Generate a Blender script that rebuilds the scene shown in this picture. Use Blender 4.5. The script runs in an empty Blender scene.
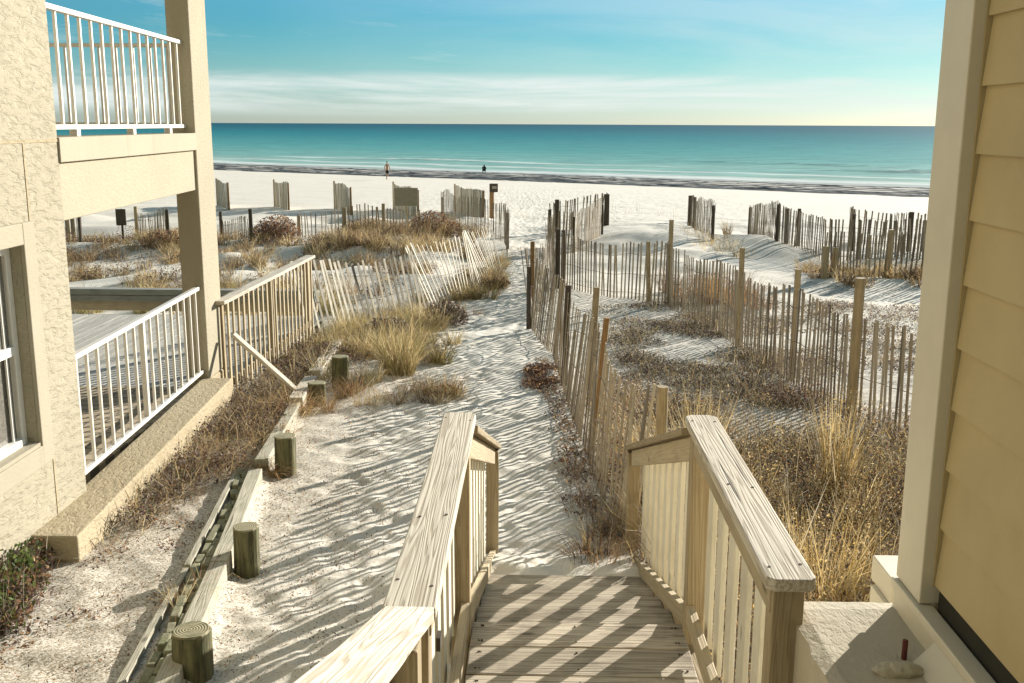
import bpy, math, random
import numpy as np
from mathutils import Vector, Matrix
random.seed(7); RNG = np.random.default_rng(11)
S = bpy.context.scene; COL = S.collection
R = math.radians
SUN_AZ, SUN_EL = R(38), R(15.6)      # azimuth measured from +Y (seaward) towards +X

# ------------------------------------------------------------------ helpers
def tag(o, label=None, cat=None, group=None, kind=None):
    if label: o['label'] = label
    if cat: o['category'] = cat
    if group: o['group'] = group
    if kind: o['kind'] = kind
    return o
def empty(name, loc, label, cat, group=None, rz=0):
    o = bpy.data.objects.new(name, None); COL.objects.link(o)
    o.location = loc; o.rotation_euler.z = rz; o.empty_display_size = .2
    bpy.context.view_layer.update()
    return tag(o, label, cat, group)
def wmat(o):
    m = Matrix.LocRotScale(o.location, o.rotation_euler, o.scale)
    return (wmat(o.parent) @ m) if o.parent else m
class MB:
    """collects boxes, bars and tubes given in WORLD coordinates; build() stores them relative to the thing"""
    def __init__(s): s.v = []; s.f = []; s.m = []
    def add(s, vs, fs):
        n = len(s.v); s.v += [tuple(v) for v in vs]; s.f += [tuple(i + n for i in f) for f in fs]; return s
    def box(s, x0, x1, y0, y1, z0, z1):
        vs = [(x, y, z) for z in (z0, z1) for y in (y0, y1) for x in (x0, x1)]
        return s.add(vs, [(0,2,3,1),(4,5,7,6),(0,1,5,4),(2,6,7,3),(0,4,6,2),(1,3,7,5)])
    def bar(s, a, b, w, h, up=(0,0,1), taper=1.0):
        a = Vector(a); b = Vector(b); d = (b - a).normalized(); up = Vector(up)
        sd = d.cross(up).normalized(); u = sd.cross(d).normalized()
        vs = []
        for p, k in ((a, 1), (b, taper)):
            for i, j in ((-1,-1),(1,-1),(1,1),(-1,1)): vs.append(p + sd*(i*w/2*k) + u*(j*h/2*k))
        return s.add(vs, [(3,2,1,0),(4,5,6,7),(0,1,5,4),(1,2,6,5),(2,3,7,6),(3,0,4,7)])
    def tube(s, a, b, r0, r1=None, n=14, rough=0., rings=1):
        a = Vector(a); b = Vector(b); r1 = r0 if r1 is None else r1
        d = (b - a).normalized(); t = Vector((1,0,0)) if abs(d.x) < .9 else Vector((0,1,0))
        sd = d.cross(t).normalized(); u = sd.cross(d).normalized(); vs = []
        jit = [1 + random.uniform(-rough, rough) for _ in range(n)]
        for q in range(rings + 1):
            k = q / rings; c = a.lerp(b, k); r = r0 + (r1 - r0)*k
            for i in range(n):
                an = 2*math.pi*i/n; rr = r*jit[i]*(1 + random.uniform(-rough, rough)*.3)
                vs.append(c + sd*math.cos(an)*rr + u*math.sin(an)*rr)
        fs = [(q*n+i, q*n+(i+1) % n, (q+1)*n+(i+1) % n, (q+1)*n+i) for q in range(rings) for i in range(n)]
        fs += [tuple(reversed(range(n))), tuple(range(rings*n, rings*n+n))]
        return s.add(vs, fs)
    def build(s, name, mat, parent=None, bevel=0., smooth=False):
        me = bpy.data.meshes.new(name)
        vs = s.v
        if parent is not None:
            inv = wmat(parent).inverted(); vs = [inv @ Vector(v) for v in vs]
        me.from_pydata([tuple(v) for v in vs], [], s.f); me.materials.append(mat); me.update()
        o = bpy.data.objects.new(name, me); COL.objects.link(o)
        if parent is not None: o.parent = parent
        if smooth:
            me.polygons.foreach_set('use_smooth', [True]*len(me.polygons))
        if bevel:
            m = o.modifiers.new('bevel', 'BEVEL'); m.width = bevel; m.segments = 2; m.limit_method = 'ANGLE'
        return o
def board(name, a, b, w, h, mat, parent, up=(0,0,1), bevel=.005, label=None, chamfer=0., chamfer0=0.):
    """a sawn board from a to b; its local X runs along the grain"""
    a = Vector(a); b = Vector(b); L = (b - a).length; d = (b - a).normalized()
    sd = Vector(up).cross(d).normalized(); u = d.cross(sd).normalized()
    M = Matrix((( d.x, sd.x, u.x, a.x), (d.y, sd.y, u.y, a.y), (d.z, sd.z, u.z, a.z), (0,0,0,1)))
    m = MB(); n = max(1, int(L/.35))
    xs = [L*i/n for i in range(n+1)]; vs = []
    for i, x in enumerate(xs):
        k = 1 + random.uniform(-.012, .012); q = random.uniform(-.0015, .0015)
        cw = w/2
        for yy, zz in ((-cw, -h/2), (cw, -h/2), (cw, h/2), (-cw, h/2)): vs.append((x, yy*k + q, zz + q))
    if chamfer:                      # clipped corners at the b end of the board
        e = vs[-4:]; vs2 = []
        for (x, yy, zz) in e: vs2.append((x - chamfer, yy, zz))
        vs = vs[:-4] + vs2 + [(L, yy*(1 - chamfer*2/w), zz) for (x, yy, zz) in e]; n += 1
    if chamfer0:
        e = vs[:4]; vs = [(0, yy*(1 - chamfer0*2/w), zz) for (x, yy, zz) in e] + [(chamfer0, yy, zz) for (x, yy, zz) in e] + vs[4:]; n += 1
    fs = []
    for i in range(n):
        for j in range(4): fs.append((i*4+j, i*4+(j+1) % 4, (i+1)*4+(j+1) % 4, (i+1)*4+j))
    fs += [(3,2,1,0), (n*4, n*4+1, n*4+2, n*4+3)]
    me = bpy.data.meshes.new(name); me.from_pydata(vs, [], fs); me.materials.append(mat); me.update()
    o = bpy.data.objects.new(name, me); COL.objects.link(o); o.parent = parent
    o.matrix_basis = wmat(parent).inverted() @ M if parent else M
    if bevel:
        md = o.modifiers.new('bevel', 'BEVEL'); md.width = bevel; md.segments = 2; md.limit_method = 'ANGLE'
    if label: o['label'] = label
    return o

# ------------------------------------------------------------------ noise
def _h(ix, iy, seed):
    v = np.sin(ix*127.1 + iy*311.7 + seed*74.7)*43758.5453
    return v - np.floor(v)
def vnoise(x, y, seed=0):
    ix = np.floor(x); iy = np.floor(y); fx = x-ix; fy = y-iy
    fx = fx*fx*(3-2*fx); fy = fy*fy*(3-2*fy)
    a = _h(ix,iy,seed); b = _h(ix+1,iy,seed); c = _h(ix,iy+1,seed); d = _h(ix+1,iy+1,seed)
    return (a*(1-fx)+b*fx)*(1-fy) + (c*(1-fx)+d*fx)*fy
def fbm(x, y, o=3, seed=0):
    s = 0; a = .5
    for i in range(o): s = s + a*(vnoise(x*2**i, y*2**i, seed+i)-.5); a *= .5
    return s*2
def worley(x, y, seed=0):
    ix = np.floor(x); iy = np.floor(y); best = np.full(np.shape(x), 9.)
    for dx in (-1,0,1):
        for dy in (-1,0,1):
            cx = ix+dx; cy = iy+dy
            px = cx + _h(cx,cy,seed); py = cy + _h(cx,cy,seed+5)
            best = np.minimum(best, np.hypot(px-x, py-y))
    return best
def sst(a, b, x):
    t = np.clip((x-a)/(b-a), 0, 1); return t*t*(3-2*t)

# ------------------------------------------------------------------ terrain
GY = [-50,5,7,9.5,11,18.75,30,48,75,108,138,200,400,1e5]
GZ = [.15,.15,.05,-.03,-.1,-.43,-.75,-1.12,-1.8,-2.75,-3.3,-5.0,-9,-14]
TX = [4.0, 5.17, 6.2, 7.6, 8.24, 10.64, 13.5, 15.4]; TXX = [-1.75, -1.84, -2.02, -2.20, -2.33, -2.56, -2.79, -2.93]      # line of the timber border
def ground(x, y, fine=True):
    x = np.asarray(x, float); y = np.asarray(y, float)
    w = sst(30, 50, y); u = y*(1-w) + (y + .6*x)*w
    z = np.interp(u, GY, GZ)
    # sand drifted over the foot of the stairs
    z = z + .13*np.exp(-((y-6.25)/.45)**2)*sst(-1.2,-.2,x)*(1-sst(.7,1.5,x))
    # higher bed left of the timber border
    tx = np.interp(y, TX, TXX)
    z = z + .05*sst(.0, -.12, x - tx - .12)*(1-sst(15, 20, y))*sst(-4.2,-3.9,x)
    # big sand mound right of the path, dunes on both sides
    z = z + .45*np.exp(-((x-4.0)/2.0)**2 - ((y-34.5)/7.)**2)
    z = z + .24*np.exp(-((x-7.1)/1.0)**2 - ((y-32)/4.)**2)
    dn = sst(19, 26, y)*(1-sst(44, 50, y))
    z = z + dn*(fbm(x*.35, y*.3, 3, 3)*(.55-.3*sst(0,2,x)))*(1-np.exp(-((x+.6)/1.3)**2))
    z = z + .25*np.exp(-((x+4.6)/2.2)**2 - ((y-31)/3.5)**2)
    z = z + .05*fbm(x*.8, y*.8, 3, 9)*sst(9, 13, y)*(1-sst(60,80,y)) + .02*fbm(x*.9, y*.9, 2, 19)*(1-sst(60,80,y))
    if fine:
        near = 1 - sst(75, 100, y)
        pc = np.interp(y, [5, 9, 14, 20, 27, 35, 48], [-.5, -.6, -.75, -.6, -.3, -.2, -.3])
        pw = np.interp(y, [5, 10, 20, 48], [1.7, 1.6, 1.0, 1.4])
        path = np.exp(-((x-pc)/pw)**4)
        path = np.maximum(path, sst(34, 44, y)*.8)
        wx = x + .22*fbm(x*2.2, y*2.2, 3, 31); wy = y + .22*fbm(x*2.2, y*2.2, 3, 37)
        w1 = worley(wx*3.1, wy*2.5, 4); w2 = worley(wx*4.7+3, wy*3.9, 8)
        dim = -.017*np.exp(-(w1/.30)**2) - .012*np.exp(-(w2/.30)**2) + .007*np.exp(-((w1-.5)/.14)**2)
        z = z + dim*near*(.10 + 1.25*path)
        z = z + .006*fbm(x*7, y*7, 3, 21)*near
        rough = (1-path)*(1-sst(20,30,y))
        z = z + (.003+.022*sst(-1.9,-2.2,x)+.02*sst(.7,1.,x))*fbm(x*5.5, y*5.5, 3, 41)*rough + .008*np.abs(fbm(x*14, y*14, 2, 43))*rough
    return z
def gz(x, y): return float(ground(np.array([x]), np.array([y]), False)[0])

# ------------------------------------------------------------------ materials
def newmat(name):
    m = bpy.data.materials.new(name); m.use_nodes = True
    nt = m.node_tree; b = nt.nodes['Principled BSDF']; return m, nt, b
def N(nt, t, **kw):
    n = nt.nodes.new(t)
    for k, v in kw.items():
        if k.startswith('i_'): n.inputs[k[2:].replace('_',' ')].default_value = v
        else: setattr(n, k, v)
    return n
def lk(nt, a, b): nt.links.new(a, b)
def ramp(nt, fac, stops, interp='LINEAR'):
    r = nt.nodes.new('ShaderNodeValToRGB'); e = r.color_ramp; e.interpolation = interp
    while len(e.elements) < len(stops): e.elements.new(.5)
    for el, (p, c) in zip(e.elements, stops):
        el.position = p; el.color = (c, c, c, 1) if isinstance(c, (int, float)) else (*c, 1)
    lk(nt, fac, r.inputs[0]); return r
def mixc(nt, fac, a, b, mode='MIX'):
    m = nt.nodes.new('ShaderNodeMix'); m.data_type = 'RGBA'; m.blend_type = mode
    for inp, v in ((m.inputs[0], fac), (m.inputs[6], a), (m.inputs[7], b)):
        if isinstance(v, (int, float)): inp.default_value = v
        elif isinstance(v, tuple): inp.default_value = (*v, 1)
        else: lk(nt, v, inp)
    return m.outputs[2]
def mth(nt, op, a, b=0.5, clamp=False):
    m = nt.nodes.new('ShaderNodeMath'); m.operation = op; m.use_clamp = clamp
    for inp, v in ((m.inputs[0], a), (m.inputs[1], b)):
        if isinstance(v, (int, float)): inp.default_value = v
        else: lk(nt, v, inp)
    return m.outputs[0]
def bump(nt, b, h, st=.5, dist=.01):
    n = nt.nodes.new('ShaderNodeBump'); n.inputs['Strength'].default_value = st; n.inputs['Distance'].default_value = dist
    lk(nt, h, n.inputs['Height']); lk(nt, n.outputs[0], b.inputs['Normal']); return n
def coords(nt, kind='Object', scale=(1,1,1), rnd=True):
    tc = nt.nodes.new('ShaderNodeTexCoord'); src = tc.outputs[kind]
    if rnd:
        oi = nt.nodes.new('ShaderNodeObjectInfo')
        sc = nt.nodes.new('ShaderNodeVectorMath'); sc.operation = 'SCALE'; sc.inputs[0].default_value = (37, 19, 11)
        lk(nt, oi.outputs['Random'], sc.inputs['Scale'])
        ad = nt.nodes.new('ShaderNodeVectorMath'); lk(nt, src, ad.inputs[0]); lk(nt, sc.outputs[0], ad.inputs[1]); src = ad.outputs[0]
    mp = nt.nodes.new('ShaderNodeMapping'); mp.inputs['Scale'].default_value = scale; lk(nt, src, mp.inputs[0])
    return mp.outputs[0]
def noise(nt, v, sc, det=4, rough=.55, dist=0.):
    n = nt.nodes.new('ShaderNodeTexNoise'); n.inputs['Scale'].default_value = sc; n.inputs['Detail'].default_value = det
    n.inputs['Roughness'].default_value = rough; n.inputs['Distortion'].default_value = dist; lk(nt, v, n.inputs['Vector'])
    return n.outputs[0]

def wood(name, light, dark, grain=1.0, stain=(.12,.09,.06), stain_amt=.3, rough=.8, cracks=True, axis='X'):
    m, nt, b = newmat(name)
    sc = {'X': (.42, 11, 11), 'Z': (11, 11, .42)}[axis]
    v = coords(nt, scale=sc)
    n1 = noise(nt, v, 1.0, 3, .5, .3)                      # broad figure, contour lines of it = cathedral grain
    rings = mth(nt, 'SINE', mth(nt, 'MULTIPLY', n1, 105.)); rings = mth(nt, 'MULTIPLY_ADD', rings, .5)
    rings.node.inputs[2].default_value = .5
    sc2 = {'X': (1.2, 110, 110), 'Z': (110, 110, 1.2)}[axis]
    v2 = coords(nt, scale=sc2); fine = noise(nt, v2, 1.0, 3, .6)
    r1 = ramp(nt, rings, [(0, 0.), (.55, .25), (.9, 1.)])
    r2 = ramp(nt, fine, [(.35, 0.), (.65, 1.)])
    g = mth(nt, 'ADD', mth(nt, 'MULTIPLY', r1.outputs[0], .62*grain), mth(nt, 'MULTIPLY', r2.outputs[0], .38*grain), True)
    col = mixc(nt, g, light, dark)
    vk = nt.nodes.new('ShaderNodeTexVoronoi'); vk.feature = 'F1'; vk.inputs['Scale'].default_value = 1.0
    lk(nt, coords(nt, scale={'X': (2.2, 5.2, 5.2), 'Z': (5.2, 5.2, 2.2)}[axis]), vk.inputs['Vector'])
    col = mixc(nt, ramp(nt, vk.outputs['Distance'], [(.045, .8), (.10, 0.)]).outputs[0], col, tuple(k*.45 for k in dark))
    v3 = coords(nt, scale=(1,1,1)); st = noise(nt, v3, 3.2, 5, .65)
    rs = ramp(nt, st, [(.5, 0.), (.72, stain_amt)])
    col = mixc(nt, rs.outputs[0], col, stain)
    oi = nt.nodes.new('ShaderNodeObjectInfo')
    var = mth(nt, 'MULTIPLY_ADD', oi.outputs['Random'], .26); var.node.inputs[2].default_value = .87
    cv = nt.nodes.new('ShaderNodeCombineColor'); [lk(nt, var, cv.inputs[i]) for i in range(3)]
    col = mixc(nt, 1., col, cv.outputs[0], 'MULTIPLY')
    h = mth(nt, 'MULTIPLY', g, -1.)
    if cracks:
        v4 = coords(nt, scale={'X': (.9, 42, 42), 'Z': (42, 42, .9)}[axis]); cr = noise(nt, v4, 1.0, 2, .4)
        rc = ramp(nt, cr, [(.27, 1.), (.32, 0.)])
        col = mixc(nt, mth(nt, 'MULTIPLY', rc.outputs[0], .75), col, (.05,.04,.03))
        h = mth(nt, 'SUBTRACT', h, mth(nt, 'MULTIPLY', rc.outputs[0], 2.))
    lk(nt, col, b.inputs['Base Color']); b.inputs['Roughness'].default_value = rough
    b.inputs['Specular IOR Level'].default_value = .25
    bump(nt, b, h, .55, .003)
    return m

def sand_mat():
    m, nt, b = newmat('white_sand'); tc = nt.nodes.new('ShaderNodeTexCoord'); P = tc.outputs['Object']
    sp = nt.nodes.new('ShaderNodeSeparateXYZ'); lk(nt, P, sp.inputs[0]); x, y = sp.outputs[0], sp.outputs[1]
    big = noise(nt, P, .7, 5, .6); med = noise(nt, P, 9., 5, .65); fin = noise(nt, P, 70., 4, .7); tiny = noise(nt, P, 260., 2, .6)
    col = mixc(nt, ramp(nt, big, [(.35,0.),(.7,1.)]).outputs[0], (.76,.72,.635), (.67,.625,.54))
    col = mixc(nt, ramp(nt, tiny, [(.35,.35),(.6,0.)]).outputs[0], col, (.33,.28,.22))
    # shell and leaf litter near the houses: left bed and the bed right of the slat fence
    def sstep(v, a, c):
        q = nt.nodes.new('ShaderNodeMapRange'); q.interpolation_type = 'SMOOTHSTEP'
        lk(nt, v, q.inputs[0]); q.inputs[1].default_value = a; q.inputs[2].default_value = c; return q.outputs[0]
    wob = mth(nt, 'MULTIPLY', mth(nt, 'SUBTRACT', noise(nt, P, 1.6, 4), .5), 1.6)
    left = mth(nt, 'MULTIPLY', sstep(mth(nt, 'ADD', x, wob), -1.0, -2.3), sstep(y, 17, 14))
    right = mth(nt, 'MULTIPLY', sstep(mth(nt, 'ADD', x, mth(nt,'MULTIPLY',wob,.35)), .62, 1.05), sstep(mth(nt,'ADD',y,mth(nt,'MULTIPLY',wob,2.)), 17, 10))
    sp1 = ramp(nt, fin, [(.49, 0.), (.57, 1.)]).outputs[0]; sp2 = ramp(nt, noise(nt, P, 34., 5, .75), [(.51, 0.), (.60, 1.)]).outputs[0]
    col = mixc(nt, mth(nt, 'MULTIPLY', mth(nt, 'MULTIPLY', left, sp1), .75), col, (.17,.125,.07))
    col = mixc(nt, mth(nt, 'MULTIPLY', mth(nt, 'MULTIPLY', left, sp2), .65), col, (.27,.205,.125))
    col = mixc(nt, mth(nt, 'MULTIPLY', right, .30), col, (.22,.17,.12))
    col = mixc(nt, mth(nt, 'MULTIPLY', mth(nt, 'MULTIPLY', right, sp2), .85), col, (.05,.035,.03))
    # dark rotted seaweed litter in patches on the dunes at the right and middle
    dun = mth(nt, 'MULTIPLY', sstep(x, 1.2, 2.6), mth(nt, 'MULTIPLY', sstep(y, 10, 14), sstep(y, 27, 22)))
    pat = ramp(nt, noise(nt, P, .55, 5, .62), [(.50, 0.), (.60, 1.)]).outputs[0]
    spk = ramp(nt, noise(nt, P, 16., 5, .8), [(.47, 0.), (.56, 1.)]).outputs[0]
    col = mixc(nt, mth(nt, 'MULTIPLY', mth(nt, 'MULTIPLY', dun, pat), mth(nt, 'MULTIPLY', spk, .85)), col, (.05,.04,.035))
    # sparse debris everywhere
    rare = ramp(nt, noise(nt, P, 21., 3, .7), [(.70, 0.), (.73, 1.)]).outputs[0]
    col = mixc(nt, mth(nt, 'MULTIPLY', rare, .7), col, (.13,.09,.06))
    # seaweed lines on the beach, damp and wet sand towards the water (s runs across the shoreline)
    s = mth(nt, 'ADD', y, mth(nt, 'MULTIPLY', x, .6))
    cb = nt.nodes.new('ShaderNodeCombineXYZ'); lk(nt, mth(nt,'MULTIPLY',x,.11), cb.inputs[0]); lk(nt, mth(nt,'MULTIPLY',s,.75), cb.inputs[1])
    strk = noise(nt, cb.outputs[0], 1., 5, .65)
    sw = mth(nt, 'ADD', s, mth(nt, 'MULTIPLY', mth(nt,'SUBTRACT',noise(nt, P, .06, 3),.5), 10.))
    band = mth(nt, 'MULTIPLY', sstep(sw, 103, 110), sstep(sw, 133, 126))
    col = mixc(nt, mth(nt, 'MULTIPLY', band, ramp(nt, strk, [(.45,.12),(.56,.95)]).outputs[0]), col, (.06,.075,.085))
    beach = mth(nt, 'MULTIPLY', sstep(s, 50, 70), sstep(s, 110, 100))
    col = mixc(nt, mth(nt, 'MULTIPLY', beach, ramp(nt, strk, [(.60,0.),(.68,.4)]).outputs[0]), col, (.25,.2,.15))
    wet = sstep(sw, 124, 134)
    col = mixc(nt, mth(nt, 'MULTIPLY', wet, .75), col, (.30,.28,.235))
    lk(nt, col, b.inputs['Base Color'])
    rg = nt.nodes.new('ShaderNodeMapRange'); lk(nt, wet, rg.inputs[0]); rg.inputs[3].default_value = .95; rg.inputs[4].default_value = .35
    lk(nt, rg.outputs[0], b.inputs['Roughness']); b.inputs['Specular IOR Level'].default_value = .2
    h = mth(nt, 'ADD', mth(nt, 'MULTIPLY', med, .7), mth(nt, 'MULTIPLY', fin, .4))
    bump(nt, b, h, .5, .02)
    return m

def stucco(name, col, rough_scale=1.0, bst=1.0, alt=None):
    m, nt, b = newmat(name); v = coords(nt, rnd=False)
    mpd = nt.nodes.new('ShaderNodeMapping'); mpd.inputs['Rotation'].default_value = (R(40),0,0); mpd.inputs['Scale'].default_value = (1,.5,1.4); lk(nt, v, mpd.inputs[0])
    w = noise(nt, mpd.outputs[0], 15.*rough_scale, 5, .62, .35)
    kn = ramp(nt, w, [(.36, 0.), (.50, .75), (.66, 1.)]).outputs[0]       # trowelled, knocked-down texture
    fi = noise(nt, v, 90., 3, .6)
    c = mixc(nt, ramp(nt, noise(nt, v, 1.1, 5, .6), [(.4,0.),(.75,.45)]).outputs[0], col, alt or tuple(k*.78 for k in col))
    vz = coords(nt, scale=(5,5,.35), rnd=False)
    c = mixc(nt, ramp(nt, noise(nt, vz, 1.6, 4, .6), [(.58,0.),(.78,.30)]).outputs[0], c, (.30,.25,.17))
    lk(nt, c, b.inputs['Base Color']); b.inputs['Roughness'].default_value = .9; b.inputs['Specular IOR Level'].default_value = .15
    h = mth(nt, 'ADD', kn, mth(nt, 'MULTIPLY', fi, .25)); bump(nt, b, h, .65*bst, .012)
    return m
def plain(name, col, rough=.6, nscale=14, var=.2, bst=.15, spec=.3, dirt=None):
    m, nt, b = newmat(name); v = coords(nt)
    n = noise(nt, v, nscale, 4, .6)
    c = mixc(nt, ramp(nt, n, [(.35,0.),(.7,1.)]).outputs[0], col, tuple(k*(1-var) for k in col))
    if dirt: c = mixc(nt, ramp(nt, noise(nt, v, 3., 5, .7), [(.55,0.),(.72,.7)]).outputs[0], c, dirt)
    lk(nt, c, b.inputs['Base Color']); b.inputs['Roughness'].default_value = rough
    b.inputs['Specular IOR Level'].default_value = spec
    bump(nt, b, noise(nt, v, nscale*5, 3, .6), bst, .004)
    return m
def slat_mat(name, a, c, dark=(.10,.085,.07)):
    m, nt, b = newmat(name); at = nt.nodes.new('ShaderNodeAttribute'); at.attribute_name = 'tint'
    v = coords(nt, scale=(30,30,2.2), rnd=False); n = noise(nt, v, 1.6, 4, .65)
    sp = nt.nodes.new('ShaderNodeSeparateColor'); lk(nt, at.outputs[0], sp.inputs[0])
    base = mixc(nt, sp.outputs[0], a, c)
    base = mixc(nt, mth(nt,'MULTIPLY', ramp(nt, sp.outputs[1], [(.72,0.),(.85,1.)]).outputs[0], .65), base, dark)
    base = mixc(nt, ramp(nt, n, [(.42,0.),(.7,.55)]).outputs[0], base, dark)
    lk(nt, base, b.inputs['Base Color']); b.inputs['Roughness'].default_value = .85; b.inputs['Specular IOR Level'].default_value = .2
    bump(nt, b, n, .4, .003); return m
def leaf_mat(name, transl=.35):
    m, nt, b = newmat(name); at = nt.nodes.new('ShaderNodeAttribute'); at.attribute_name = 'tint'
    lk(nt, at.outputs[0], b.inputs['Base Color']); b.inputs['Roughness'].default_value = .7
    b.inputs['Specular IOR Level'].default_value = .25
    tr = nt.nodes.new('ShaderNodeBsdfTranslucent'); lk(nt, at.outputs[0], tr.inputs[0])
    mx = nt.nodes.new('ShaderNodeMixShader'); mx.inputs[0].default_value = transl
    lk(nt, b.outputs[0], mx.inputs[1]); lk(nt, tr.outputs[0], mx.inputs[2])
    lk(nt, mx.outputs[0], nt.nodes['Material Output'].inputs[0]); return m

M = {}
M['sand'] = sand_mat()
M['stucco'] = stucco('textured_stucco', (.395,.355,.265))
M['stucco_fine'] = stucco('fine_stucco', (.41,.365,.27), 2.2, .45)
M['band'] = stucco('smooth_band', (.41,.37,.28), 3.0, .25)
M['footing'] = stucco('stained_concrete', (.44,.37,.25), 1.8, .8, (.30,.23,.13))
M['block'] = stucco('rough_concrete', (.50,.45,.35), 4.0, .45, (.30,.26,.19))
M['white'] = plain('white_metal', (.70,.67,.61), .4, 10, .08, .05, .4)
M['cap'] = wood('weathered_cap', (.66,.61,.51), (.34,.285,.21), .85, (.2,.17,.13), .3)
M['deck'] = wood('weathered_deck', (.56,.495,.385), (.25,.20,.145), .95, (.07,.055,.04), .6)
M['post'] = wood('tan_post', (.40,.325,.205), (.245,.185,.11), .8, (.16,.12,.07), .4, cracks=False)
M['trim'] = wood('tan_trim', (.45,.375,.25), (.32,.26,.16), .7, (.2,.15,.1), .35, cracks=False)
M['picket'] = wood('cream_picket', (.76,.72,.60), (.64,.59,.465), .55, (.40,.34,.24), .35, .65, cracks=False)
M['timber'] = wood('pale_timber', (.50,.47,.38), (.29,.26,.19), .8, (.10,.12,.06), .4)
M['grey_wood'] = wood('grey_boards', (.34,.34,.30), (.20,.20,.175), .7, (.1,.1,.08), .4)
M['far_deck'] = wood('pale_deck', (.50,.48,.42), (.33,.31,.27), .6, (.2,.19,.16), .3)
M['siding'] = plain('yellow_siding', (.47,.375,.20), .6, 3.5, .12, .35, .25)
M['corner'] = plain('cream_trim', (.62,.57,.45), .5, 6, .08, .08, .3)
M['dark'] = plain('painted_gap_shade', (.03,.028,.02), .9, 8, .3, .1)
M['rust'] = plain('rust', (.13,.035,.03), .8, 30, .4, .5)
M['gdark'] = plain('dark_wood', (.10,.08,.06), .85, 30, .4, .5)
M['mossy'] = plain('mossy_wood', (.15,.135,.065), .9, 22, .5, .9, .2, (.06,.075,.03))
M['slat'] = slat_mat('weathered_slats', (.56,.48,.36), (.36,.29,.21))
M['slat_white'] = slat_mat('bleached_slats', (.74,.69,.58), (.52,.46,.35))
M['slat_far'] = slat_mat('grey_slats', (.46,.39,.29), (.24,.20,.155))
M['wire'] = plain('rusty_wire', (.16,.11,.07), .6, 30, .3, .1)
M['leaf'] = leaf_mat('dry_foliage')
M['skin'] = plain('skin', (.45,.28,.19), .6, 10, .1, .05)
M['cloth'] = plain('dark_cloth', (.02,.025,.03), .9, 10, .2, .1)
M['hair'] = plain('hair', (.03,.02,.015), .7, 30, .3, .3)
M['soil'] = plain('dark_soil', (.10,.08,.055), .95, 12, .4, 1.)

def bark():
    m, nt, b = newmat('mossy_bark'); v = coords(nt, scale=(26,26,2.4)); n = noise(nt, v, 1.2, 5, .7); v2 = coords(nt, scale=(1,1,1)); q = noise(nt, v2, 9., 5, .65)
    c = mixc(nt, ramp(nt, n, [(.38,0.),(.62,1.)]).outputs[0], (.055,.048,.025), (.20,.185,.09))
    c = mixc(nt, ramp(nt, q, [(.5,0.),(.66,.75)]).outputs[0], c, (.085,.10,.035)); lk(nt, c, b.inputs['Base Color'])
    b.inputs['Roughness'].default_value = .92; bump(nt, b, mth(nt,'ADD',n,mth(nt,'MULTIPLY',q,.6)), .9, .012); return m
M['mossy'] = bark()
# stub post: cut end shows growth rings on a mossy round trunk
def stub_top():
    m, nt, b = newmat('cut_end'); v = coords(nt, rnd=False)
    w = nt.nodes.new('ShaderNodeTexWave'); w.wave_type = 'RINGS'; w.rings_direction = 'Z'
    w.inputs['Scale'].default_value = 22; w.inputs['Distortion'].default_value = 1.6; w.inputs['Detail'].default_value = 3
    lk(nt, v, w.inputs[0]); c = mixc(nt, w.outputs[1], (.40,.36,.24), (.19,.17,.09))
    c = mixc(nt, ramp(nt, noise(nt, v, 14., 4, .6), [(.5,0.),(.7,.7)]).outputs[0], c, (.10,.11,.045))
    lk(nt, c, b.inputs['Base Color']); b.inputs['Roughness'].default_value = .9; bump(nt, b, w.outputs[1], .5, .004); return m
M['cut'] = stub_top()
def glass():
    m, nt, b = newmat('window_glass'); b.inputs['Base Color'].default_value = (.06,.065,.06,1); b.inputs['Roughness'].default_value = .08
    v = coords(nt, rnd=False); n = noise(nt, v, 60., 2, .5)
    c = mixc(nt, n, (.05,.05,.045), (.30,.28,.24)); lk(nt, c, b.inputs['Base Color']); b.inputs['Specular IOR Level'].default_value = .8
    return m
M['glass'] = glass()

# ------------------------------------------------------------------ ground sheet
def grid_mesh(xs, ys, zf, name, mat):
    X, Y = np.meshgrid(xs, ys); Z = zf(X, Y); n, mcount = len(xs), len(ys)
    co = np.stack([X, Y, Z], -1).reshape(-1, 3).astype('f')
    i = np.arange((mcount-1)*(n-1)); r = i//(n-1); c = i % (n-1); a = r*n + c
    q = np.stack([a, a+1, a+n+1, a+n], -1)
    me = bpy.data.meshes.new(name); me.vertices.add(len(co)); me.vertices.foreach_set('co', co.ravel())
    me.loops.add(q.size); me.loops.foreach_set('vertex_index', q.ravel().astype('i'))
    me.polygons.add(len(q)); me.polygons.foreach_set('loop_start', np.arange(0, q.size, 4, dtype='i'))
    me.polygons.foreach_set('use_smooth', np.ones(len(q), bool)); me.update(calc_edges=True)
    me.materials.append(mat); o = bpy.data.objects.new(name, me); COL.objects.link(o); return o
xs = np.concatenate([-np.geomspace(3000, 9, 60), np.arange(-8.8, -3.3, .07), np.arange(-3.25, 1.3, .03), np.arange(1.33, 4.2, .045), np.arange(4.3, 14, .1), np.geomspace(14.3, 3000, 60)])
yl = [-60, -30, -15, -6, -2, 0, 2, 3.5]; yy = 4.3
while yy < 120: yl.append(yy); yy += max(.026, .0030*yy**1.15)
ys = np.concatenate([yl, np.geomspace(124, 6000, 50)])
g = grid_mesh(xs, ys, ground, 'sand_ground', M['sand']); tag(g, kind='structure')

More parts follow.
